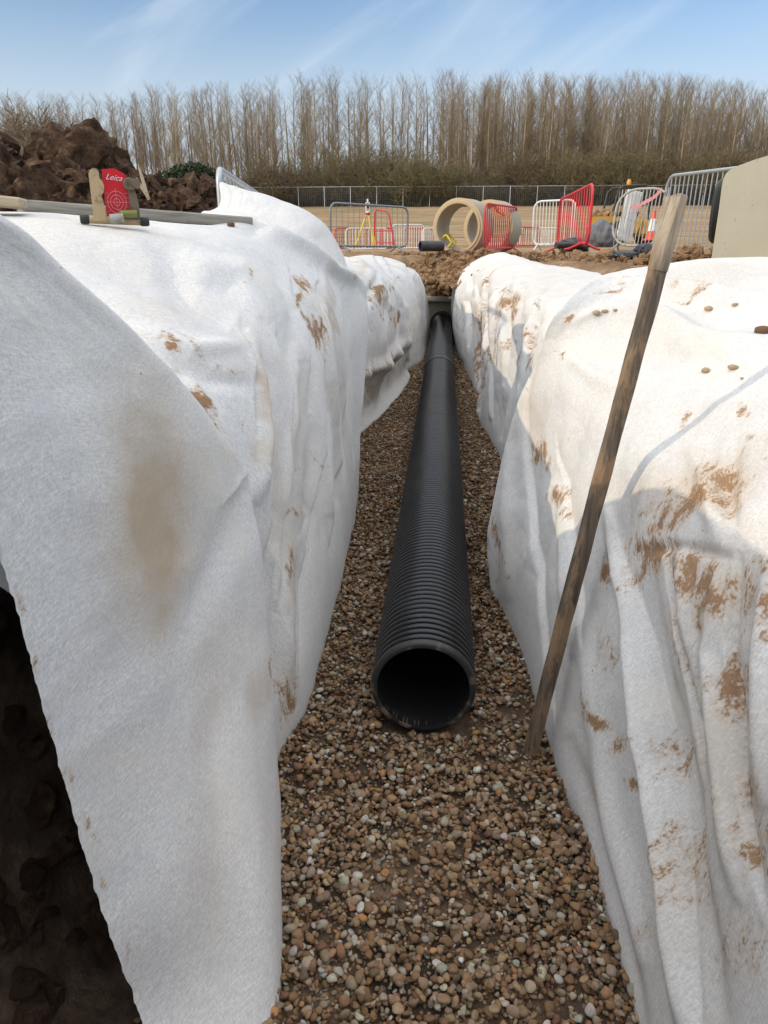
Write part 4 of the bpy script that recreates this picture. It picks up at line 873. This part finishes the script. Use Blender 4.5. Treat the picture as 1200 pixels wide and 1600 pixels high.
def heap(name, mat_, label, prof, n, smin, smax, seed, big=0):
    """prof: ridge points (x, y, z_top, half width, z_base)"""
    pr2 = np.array(prof, float); W = cr_w(len(pr2), 200) if len(pr2) > 1 else None; Q = W @ pr2
    na = 81; a = np.linspace(-1, 1, na); V = []
    dirv = np.gradient(Q[:, :2], axis=0); dirv /= np.linalg.norm(dirv, axis=1)[:, None]; nrm = np.stack([-dirv[:, 1], dirv[:, 0]], -1)
    X = Q[:, None, 0] + nrm[:, None, 0] * a * Q[:, None, 3]; Y = Q[:, None, 1] + nrm[:, None, 1] * a * Q[:, None, 3]
    endf = np.minimum(1, np.minimum(np.arange(200), 199 - np.arange(200)) / 18.0)[:, None]
    Zt = Q[:, None, 4] + (Q[:, None, 2] - Q[:, None, 4]) * np.clip(1 - np.abs(a)[None] ** 1.6, 0, 1) * endf
    P = np.stack([X, Y, Zt], -1).reshape(-1, 3)
    P += ((fbm(P * 1.7, 6, seed, .62) * .16 + fbm(P * 2.2 + 9, 5, seed + 3, .6, True) * .13) * (smax / .2))[:, None] * np.array([.5, .5, 1.0])
    P[:, 2] = P[:, 2] - .06
    qd = grid_quads(200, na); tri = np.concatenate([qd[:, [0, 1, 2]], qd[:, [0, 2, 3]]])
    k = rng.integers(0, len(P), n); sz = smin * (smax / smin) ** (rng.uniform(0, 1, n) ** 2.0)
    c = P[k] + rng.normal(0, .03, (n, 3)) + np.array([0, 0, .02]); cv, ct = clods(c, sz, seed, ico3V, ico3T)
    Vv = [P, cv]; Tt = [tri, ct + len(P)]; b_ = len(P) + len(cv)
    if big:
        k = rng.integers(0, len(P), big); c = P[k]; sz = rng.uniform(smax * .9, smax * 1.6, big); cv, ct = clods(c, sz, seed + 5, icoV, icoT); Vv.append(cv); Tt.append(ct + b_)
    o = fast_mesh(name, np.concatenate(Vv), np.concatenate(Tt), mat_, True); o.data.set_sharp_from_angle(angle=R(38))
    return tag(o, label, 'soil heap')
def hp(u, v, Y, hw, zb): q_ = at(u, v, Y); return (q_[0], q_[1], q_[2], hw, zb)
heap('soil_heap', M['dark_soil'], 'big dark clay spoil heap at far left behind the beam', [hp(-120, 238, 8.6, 1.8, 1.1), hp(-20, 240, 8.7, 1.7, 1.1), hp(40, 276, 8.8, 1.6, 1.1), hp(100, 240, 9.0, 1.5, 1.1), hp(138, 242, 9.1, 1.4, 1.1), hp(162, 272, 9.2, 1.2, 1.1), hp(215, 312, 9.2, .9, 1.1)], 5000, .015, .19, 5, 80)
heap('soil_ridge', M['dark_soil'], 'low dark clay ridge between laser target and lifted sheet corner', [hp(165, 285, 7.6, 1.0, 1.2), hp(215, 285, 7.7, 1.0, 1.2), hp(260, 292, 7.8, 1.0, 1.2), hp(300, 290, 7.9, 1.0, 1.2), hp(335, 300, 8.0, .9, 1.2), hp(380, 320, 8.0, .7, 1.2)], 1600, .015, .09, 9, 12)
heap('soil_bank', M['tan_soil'], 'sunlit tan soil bank behind the far right sheet under the barriers', [hp(760, 394, 14.6, 1.4, .95), hp(840, 397, 13.0, 1.9, .95), hp(920, 399, 11.6, 2.2, .95), hp(1000, 400, 10.2, 2.2, .95), hp(1090, 393, 8.8, 1.6, 1.0), hp(1130, 402, 8.0, .6, 1.0)], 2600, .012, .08, 13, 12)
heap('soil_slump', M['tan_soil'], 'crumbly brown soil face of the pit above the pipe end', [hp(600, 396, 15.6, .9, .9), hp(650, 399, 15.5, 1.3, .5), hp(700, 399, 15.4, 1.5, .4), hp(740, 398, 15.3, 1.3, .5), hp(790, 396, 15.2, .9, .9)], 2000, .015, .09, 17, 22)

# splintered timber sticking out of the clay ridge
p = Vector(at(232, 308, 6.6)); st_ = empty('splintered_timber', p, 0, 'two pale splintered timber slivers leaning on the clay ridge', 'timber')
for (dx_, dz_, ln_) in ((-.06, 0, .26), (.05, -.02, .20)):
    V_, F_ = bar_sections([(0, .012, .006, 0, 0, .2), (ln_ * .6, .014, .006, .004, 0, .2), (ln_, .004, .003, .008, 0, .2)], Matrix.Rotation(R(-14 if dx_ < 0 else -30), 3, 'Y')); o = MB().add(V_, F_).build('sliver', M['ply'], st_); o.location = (0, dx_ * .2, dz_)
# lumps and cut faces of the clay side of the trench, seen under the hanging sheet
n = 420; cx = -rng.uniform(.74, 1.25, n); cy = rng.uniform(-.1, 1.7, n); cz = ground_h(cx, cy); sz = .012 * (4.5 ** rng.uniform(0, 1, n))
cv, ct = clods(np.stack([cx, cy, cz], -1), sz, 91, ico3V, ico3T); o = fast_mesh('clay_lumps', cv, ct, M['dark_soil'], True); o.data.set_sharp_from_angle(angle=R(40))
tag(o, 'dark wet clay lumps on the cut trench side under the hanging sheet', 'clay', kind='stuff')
# stones and clods lying on the sheets
def place_stone(name, u, v, size, mt, seed, label, cat, grp, sheet_z=None):
    deps = bpy.context.evaluated_depsgraph_get(); d = Vector(FW + RT * (u - 600) / F + UPV * (800 - v) / F).normalized()
    hit, loc, nrm, *_ = SC.ray_cast(deps, Vector(C0), d)
    V = ico2V * np.array([1, .75, .55]) * size * .5; V = V * (1 + .28 * fbm(ico2V * 1.4 + seed * 3.7, 3, seed))[:, None]
    o = fast_mesh(name, V, ico2T, M[mt]); o.location = loc + nrm * size * .16; o.rotation_euler = (0, 0, seed * 1.3)
    tag(o, label, cat, grp)
GS = 'stones lying on the right sheet'
for i, (u, v, s_, lb) in enumerate(((932, 490, .042, 'grey stone at the left end of a line of crumbs on right sheet'), (945, 487, .026, 'small grey stone beside the left grey stone on right sheet'), (962, 485, .022, 'little tan stone left of the stake on right sheet'),
    (1107, 484, .036, 'round ribbed tan stone upper right of the stake'), (1149, 477, .026, 'small brown stone nearest the concrete block'), (1103, 581, .034, 'angular tan stone below the shadow line right of stake'), (1146, 576, .034, 'flat tan stone right of the angular one'), (1160, 592, .014, 'tiny tan crumb below the flat tan stone'))):
    place_stone('stone', u, v, s_, 'stone', i + 1, lb, 'stone', GS)
place_stone('soil_clod', 1192, 520, .055, 'clod', 31, 'dark brown soil clod at the right picture edge on sheet', 'clod', None)
place_stone('soil_clod', 361, 353, .04, 'clod', 37, 'small brown clod on left sheet by the beam end', 'clod', None)

# black bags and small clutter on the far bank
def bag(u, v, Y, dims, mt, seed, label, name='rubbish_bag', cat='bag'):
    p = at(u, v, Y); V = icoV * np.array(dims); n_ = fbm(icoV * 2.2 + seed, 4, seed, .6, True); V = V * (1 + .32 * n_)[:, None]; V[:, 2] = np.maximum(V[:, 2], -dims[2] * .6)
    o = fast_mesh(name, V, icoT, M[mt]); o.location = (p[0], p[1], p[2] + dims[2] * .5); o.rotation_euler = (0, 0, seed); tag(o, label, cat)
bag(978, 404, 9.6, (.17, .12, .06), 'bag', 3, 'flat black plastic bag on the soil left of the stake top')
bag(1006, 402, 9.6, (.13, .12, .10), 'bag', 8, 'rounded black plastic bag touching the stake top')
bag(896, 392, 12.4, (.22, .18, .12), 'bag', 12, 'black bag behind the feet of the red barrier')
bag(937, 384, 13.5, (.24, .2, .25), 'grey_cloth', 15, 'grey canvas bundle left of the muddy grey barrier', 'canvas_bundle', 'bundle')
o = MB().tube([at(868, 390, 12.0) + np.array([0, 0, .06]), at(905, 391, 12.2) + np.array([0, 0, .08])], .05, 12).build('pipe_stub', M['dark_metal'], None, True, 40); tag(o, 'short dark pipe stub lying under the red barrier', 'pipe')

# site dumper far behind
p = at(958, 385, 27.0); dm = empty('site_dumper', p, R(8), 'orange site dumper with heaped skip behind the muddy grey barrier', 'dumper')
sk = MB().prism([(-.62, .42), (.55, .42), (.75, .95), (-.8, .95)], -.6, .6).build('skip', M['dumper_yellow'], dm)
cv, ct = clods(np.stack([rng.uniform(-.6, .6, 60), rng.uniform(-.5, .5, 60), rng.uniform(.92, 1.12, 60)], -1), rng.uniform(.08, .2, 60), 3); fast_mesh('soil_load', cv, ct, M['tan_soil'], True, dm)
MB().box((1.2, 0, .6), (1.1, 1.1, .55), None, .08).build('engine_cover', M['dumper_yellow'], dm)
for (x, y) in ((-.2, -.72), (-.2, .72), (1.4, -.72), (1.4, .72)):
    wh = MB().lathe([(.2, -.13), (.36, -.13), (.40, -.09), (.40, .09), (.36, .13), (.2, .13)], 28, 'y', (x, y, .40), True).build('wheel', M['rubber'], dm, True, 40)
    MB().lathe([(0, -.06), (.2, -.10), (.2, .10), (0, .06)], 20, 'y', (x, y, .40)).build('rim', M['dumper_yellow'], wh, True, 40)
MB().tube([(-.35, -.5, .9), (-.2, -.5, 1.75), (-.05, -.5, 1.88), (.7, -.5, 1.92), (.85, -.5, 1.75), (.95, -.5, .85)], .04, 8).tube([(-.35, .5, .9), (-.2, .5, 1.75), (-.05, .5, 1.88), (.7, .5, 1.92), (.85, .5, 1.75), (.95, .5, .85)], .04, 8).tube([(.3, -.5, 1.9), (.3, .5, 1.9)], .04, 8).build('roll_bar', M['dark_metal'], dm, True, 60)
MB().lathe([(0, 1.93), (.07, 1.93), (.075, 2.02), (.05, 2.1), (0, 2.11)], 16, 'z', (.2, -.3, 0)).build('beacon', M['beacon'], dm, True, 40)

# ------------------------------------------------------------------ far fence
fz = lambda x, y: float(ground_h(np.array([x]), np.array([y]))[0])
YFEN = 82.0; fx0, fx1 = -24.0, 48.0
fe = empty('mesh_fence', (fx0, YFEN, 0), 0, 'long grey wire mesh fence with slim posts across the field', 'fence')
P0, P1 = [], []; xx = np.arange(fx0, fx1 + .01, .20); zz = np.array([fz(x, YFEN) for x in xx]); FH = 1.95
for x, z in zip(xx, zz): P0.append((x - fx0, 0, z + .05)); P1.append((x - fx0, 0, z + FH - .04))
for h in np.arange(.1, FH - .05, .2):
    for i in range(0, len(xx) - 15, 15): P0.append((xx[i] - fx0, 0, zz[i] + h)); P1.append((xx[i + 15] - fx0, 0, zz[i + 15] + h))
V_, Q_ = prisms(P0, P1, np.full(len(P0), .008), np.full(len(P0), .008)); fast_mesh('wire_mesh', V_, Q_, M['galv_dark'], False, fe)
tb = MB()
for i in range(0, len(xx) - 15, 15): tb.tube([(xx[i] - fx0, 0, zz[i] + FH), (xx[i + 15] - fx0, 0, zz[i + 15] + FH)], .03, 6)
tb.build('top_rail', M['galv'], fe, True)
pm = None
for i in range(0, len(xx), 14):
    if pm is None: po = MB().tube([(0, 0, -.1), (0, 0, FH + .05)], .05, 8).build('post', M['galv'], fe, True); pm = po
    else: po = pm.copy(); COL.objects.link(po); po.parent = fe
    po.location = (xx[i] - fx0, -.02, zz[i])

# ------------------------------------------------------------------ trees
def grow(seed, hgt, kind):
    r = np.random.default_rng(seed); T0, T1, Ra, Rb = [], [], [], []; S0, S1, Sa, Sb = [], [], [], []
    lean = r.normal(0, .015, 2); pts = []; n = 14
    for k in range(n + 1):
        t = k / n; pts.append(np.array([lean[0] * hgt * t + .06 * math.sin(t * 7 + seed), lean[1] * hgt * t + .06 * math.cos(t * 6 + seed), hgt * t]))
    r0 = hgt * .0088
    def rad(t): return r0 * (1 - t) ** .8 + .012
    for k in range(n): T0.append(pts[k]); T1.append(pts[k + 1]); Ra.append(rad(k / n)); Rb.append(rad((k + 1) / n))
    def tp_at(t): i = min(int(t * n), n - 1); f = t * n - i; return pts[i] * (1 - f) + pts[i + 1] * f
    def twig(p, d, ln, rr, dep):
        m = 3; q_ = p
        for k in range(m):
            d = d + r.normal(0, .045, 3) + np.array([0, 0, .06]); d /= np.linalg.norm(d); e = q_ + d * ln / m
            S0.append(q_); S1.append(e); Sa.append(rr * (1 - k / m * .7)); Sb.append(rr * (1 - (k + 1) / m * .7))
            if dep > 0:
                for _ in range(2 if dep > 1 else 2):
                    a = r.uniform(0, 2 * np.pi); o = np.array([math.cos(a), math.sin(a), .35]); nd = d * .85 + o * r.uniform(.35, .75); nd /= np.linalg.norm(nd)
                    twig(q_ + (e - q_) * r.uniform(.2, 1), nd, ln * r.uniform(.38, .6), rr * .58, dep - 1)
            q_ = e
    lo = .14 if kind == 'dense' else .24; nb = 44 if kind == 'dense' else 34
    for k in range(nb):
        t = lo + (1 - lo) * (k + r.uniform(0, 1)) / nb; t = min(t, .985); p = tp_at(t); a = r.uniform(0, 2 * np.pi); el = r.uniform(.9, 1.25)
        d = np.array([math.cos(a) * math.cos(el), math.sin(a) * math.cos(el), math.sin(el)]); ln = hgt * (.085 + .17 * (1 - t)) * r.uniform(.7, 1.2); ln = min(ln, hgt * .15)
        twig(p, d, ln, .010 + .020 * (1 - t), 2)
    return (T0, T1, Ra, Rb), (S0, S1, Sa, Sb)
def tree_proto(seed, hgt, kind):
    a, b = grow(seed, hgt, kind); V, Q = prisms(*a, n=6); tk = fast_mesh('trunk', V, Q, M['trunk']); V, Q = prisms(*b, n=3); cr_ = fast_mesh('crown', V, Q, M['twig'], False)
    return tk, cr_
protos = []
for k in range(9):
    kind = 'dense' if k >= 4 else 'open'; tk, c = tree_proto(200 + k, 16.0, kind); protos.append((tk, c))
tops = np.array([(-60, 158), (0, 152), (90, 158), (180, 160), (240, 142), (300, 138), (380, 140), (430, 128), (530, 118), (610, 130), (700, 120), (740, 130), (800, 124), (900, 128), (1000, 124), (1090, 130), (1150, 138), (1200, 150), (1260, 160)], float)
LB = {'left': 'slender bare tree of the tall row, left half of the wood', 'right': 'slender bare tree of the dense browner right half of the wood'}
used = set(); treelist = []
us = np.concatenate([np.linspace(-40, 1245, 120), rng.uniform(-40, 1245, 40), np.linspace(690, 1250, 80), np.linspace(-40, 420, 48)])
for i, u in enumerate(us):
    u = u + rng.normal(0, 5); Y = rng.choice([88, 91, 94, 98, 103, 108]) + rng.uniform(-1.5, 1.5)
    vt = np.interp(u, tops[:, 0], tops[:, 1]) + (abs(rng.normal(0, 12)) if rng.uniform() < .72 else rng.uniform(10, 60)) - 3
    q_ = at(u, vt, Y); zb = fz(q_[0], Y); hh = q_[2] - zb
    k = rng.integers(0, 4) if (u < 720 and rng.uniform() < .75) else rng.integers(4, 9)
    tk, c = protos[k]; root = empty('bare_tree', (q_[0], Y, zb - .1), rng.uniform(0, 6.28), LB['left'] if u < 720 else LB['right'], 'tree', 'bare trees in the left half of the wood' if u < 720 else 'bare trees in the right half of the wood')
    s_ = hh / 16.0; wx = s_ * rng.uniform(.95, 1.45); root.scale = (wx, wx, s_)
    for o in (tk, c):
        if (k, o.name) not in used: used.add((k, o.name)); o.parent = root
        else: o2 = o.copy(); COL.objects.link(o2); o2.parent = root
for k, (tk, c) in enumerate(protos):
    for o in (tk, c):
        if o.parent is None: bpy.data.objects.remove(o)
# the depth of the wood behind the rows one can tell apart: one mass of stems and twigs
Vw, Qw, nb_ = [], [], 0; thin = []
for k in range(5):
    a_, b_ = grow(260 + k, 16.0, 'dense'); ka = slice(None); m_ = np.arange(len(b_[0])) % 4 == 0
    A0 = np.array(a_[0] + [b_[0][i] for i in np.nonzero(m_)[0]]); A1 = np.array(a_[1] + [b_[1][i] for i in np.nonzero(m_)[0]])
    r0_ = np.concatenate([a_[2], np.array(b_[2])[m_] * 1.5]); r1_ = np.concatenate([a_[3], np.array(b_[3])[m_] * 1.5]); thin.append(prisms(A0, A1, r0_, r1_))
for i, u in enumerate(np.concatenate([np.linspace(-60, 1260, 32), np.linspace(700, 1260, 38)])):
    u = u + rng.normal(0, 6); Y = rng.uniform(112, 124); q_ = at(u, np.interp(u, tops[:, 0], tops[:, 1]) + rng.uniform(4, 45), Y); zb = fz(q_[0], Y); s_ = (q_[2] - zb) / 16.0
    V, Q = thin[rng.integers(0, 5)]; a = rng.uniform(0, 6.28); c_, d_ = math.cos(a), math.sin(a); w_ = s_ * 1.7
    Vw.append(np.stack([(V[:, 0] * c_ - V[:, 1] * d_) * w_ + q_[0], (V[:, 0] * d_ + V[:, 1] * c_) * w_ + Y, V[:, 2] * s_ + zb], -1)); Qw.append(Q + nb_); nb_ += len(V)
wd_ = fast_mesh('far_wood', np.concatenate(Vw), np.concatenate(Qw), M['twig'], False); tag(wd_, 'depth of the bare brown wood behind its front rows', 'wood', kind='stuff')
# thicket at the foot of the trees
def bush_proto(seed, n, ht, wd):
    r = np.random.default_rng(seed); P0, P1, A, B = [], [], [], []
    for k in range(n):
        th_, ph = r.uniform(0, 2 * np.pi), r.uniform(0, 1); d = np.array([math.cos(th_) * wd * ph ** .6, math.sin(th_) * wd * ph ** .6, 0]); base_ = d * r.uniform(.1, .5)
        topz = ht * (1 - .55 * ph ** 2) * r.uniform(.55, 1.05); q_ = base_; tgt = d + np.array([0, 0, topz]); m = 4
        for j in range(m):
            e = base_ + (tgt - base_) * ((j + 1) / m) + r.normal(0, .16, 3); P0.append(q_); P1.append(e); A.append(.030 * (1 - j / m * .75)); B.append(.030 * (1 - (j + 1) / m * .75))
            for _ in range(4):
                s_ = q_ + (e - q_) * r.uniform(0, 1); dd = r.normal(0, 1, 3); dd[2] = abs(dd[2]) * .7; dd /= np.linalg.norm(dd); f = s_ + dd * r.uniform(.3, .85)
                P0.append(s_); P1.append(f); A.append(.013); B.append(.004)
            q_ = e
    return P0, P1, A, B
bp = []
for k in range(5):
    V, Q = prisms(*bush_proto(300 + k, 190, 4.0, 2.3)); bp.append(fast_mesh('bare_bush', V, Q, M['thicket'], False).data)
for o in [o for o in COL.objects if o.name.startswith('bare_bush')]: bpy.data.objects.remove(o)
bl = [np.linspace(150, 1260, 50), np.linspace(380, 1260, 42), np.linspace(-40, 300, 10)]
for j, (arr, Y0) in enumerate(zip(bl, (84.5, 87.5, 86))):
    for u in arr:
        u = u + rng.normal(0, 8); Y = Y0 + rng.uniform(-1, 1); q_ = at(u, 330, Y); o = link('bare_bush', bp[rng.integers(0, 5)]); s_ = rng.uniform(.8, 1.3) * (.8 if u < 420 else 1.15)
        o.location = (q_[0], Y, fz(q_[0], Y) - .1); o.scale = (s_ * 1.15, s_ * 1.15, s_ * rng.uniform(.8, 1.1)); o.rotation_euler = (0, 0, rng.uniform(0, 6.28))
        tag(o, 'brown leafless bush in the thicket along the far fence', 'bush', 'leafless bushes of the thicket')
# spreading tree on the left
def oak():
    r = np.random.default_rng(77); T, S = [[], [], [], []], [[], [], [], []]
    def br(p, d, ln, rr, dep):
        m = 3; q_ = p
        for k in range(m):
            d = d + r.normal(0, .15, 3) + np.array([0, 0, .03]); d /= np.linalg.norm(d); e = q_ + d * ln / m; X = T if dep >= 5 else S
            X[0].append(q_); X[1].append(e); X[2].append(rr * (1 - .4 * k / m)); X[3].append(rr * (1 - .4 * (k + 1) / m))
            if dep > 0 and (k >= 1 or dep < 5):
                for _ in range(2 if dep > 1 else 1):
                    o_ = r.normal(0, 1, 3); o_[2] = abs(o_[2]) * .35; o_ /= np.linalg.norm(o_); nd = d * .55 + o_ * .75; nd /= np.linalg.norm(nd); br(q_ + (e - q_) * r.uniform(.3, 1), nd, ln * r.uniform(.58, .82), rr * .56, dep - 1)
            q_ = e
    br(np.zeros(3), np.array([0, 0, 1.0]), 2.6, .24, 5); return T, S
T, S = oak(); q_ = at(100, 300, 58); rt = empty('spreading_tree', (q_[0], 58, fz(q_[0], 58)), 0, 'rounded spreading bare tree standing left in front of the wood', 'tree')
V, Q = prisms(*T, n=7); fast_mesh('trunk', V, Q, M['oak'], True, rt); V, Q = prisms(*S, n=3); fast_mesh('crown', V, Q, M['oak'], False, rt)
zt = at(100, 140, 58)[2] - fz(q_[0], 58); allz = max(p_[2] for p_ in S[1]); rt.scale = (zt / allz * 1.05,) * 2 + (zt / allz,)
# evergreen shrub
def leafy(n, rx, ry, rz, sz, seed):
    r = np.random.default_rng(seed); d = r.normal(size=(n, 3)); d /= np.linalg.norm(d, axis=1)[:, None]; rad = r.uniform(.45, 1.05, n) ** .6 * (1 + .25 * vnoise(d * 2.5, seed)); c = d * rad[:, None] * np.array([rx, ry, rz]); c[:, 2] += rz * .8
    a = r.normal(size=(n, 3)); a /= np.linalg.norm(a, axis=1)[:, None]; b = np.cross(a, r.normal(size=(n, 3))); b /= np.linalg.norm(b, axis=1)[:, None]
    V = np.stack([c - a * sz, c + b * sz * .45, c + a * sz, c - b * sz * .45], 1).reshape(-1, 3); return V, np.arange(4 * n).reshape(-1, 4)
q_ = at(298, 310, 60); sh = empty('evergreen_shrub', (q_[0], 60, fz(q_[0], 60) - .1), 0, 'dark green evergreen shrub before the bare trees at left', 'shrub')
V, Q = leafy(6000, 1.9, 1.5, 1.5, .13, 5); fast_mesh('foliage', V, Q, M['evergreen'], False, sh)
V, Q = prisms(*bush_proto(330, 40, 2.2, 1.2)); fast_mesh('stem', V, Q, M['oak'], False, sh)
zt = at(298, 248, 60)[2] - fz(q_[0], 60); sh.scale = (zt / 2.9,) * 3

cyc = SC.cycles if hasattr(SC, 'cycles') else None
if cyc: cyc.max_bounces = 6; cyc.diffuse_bounces = 4; cyc.use_denoising = True
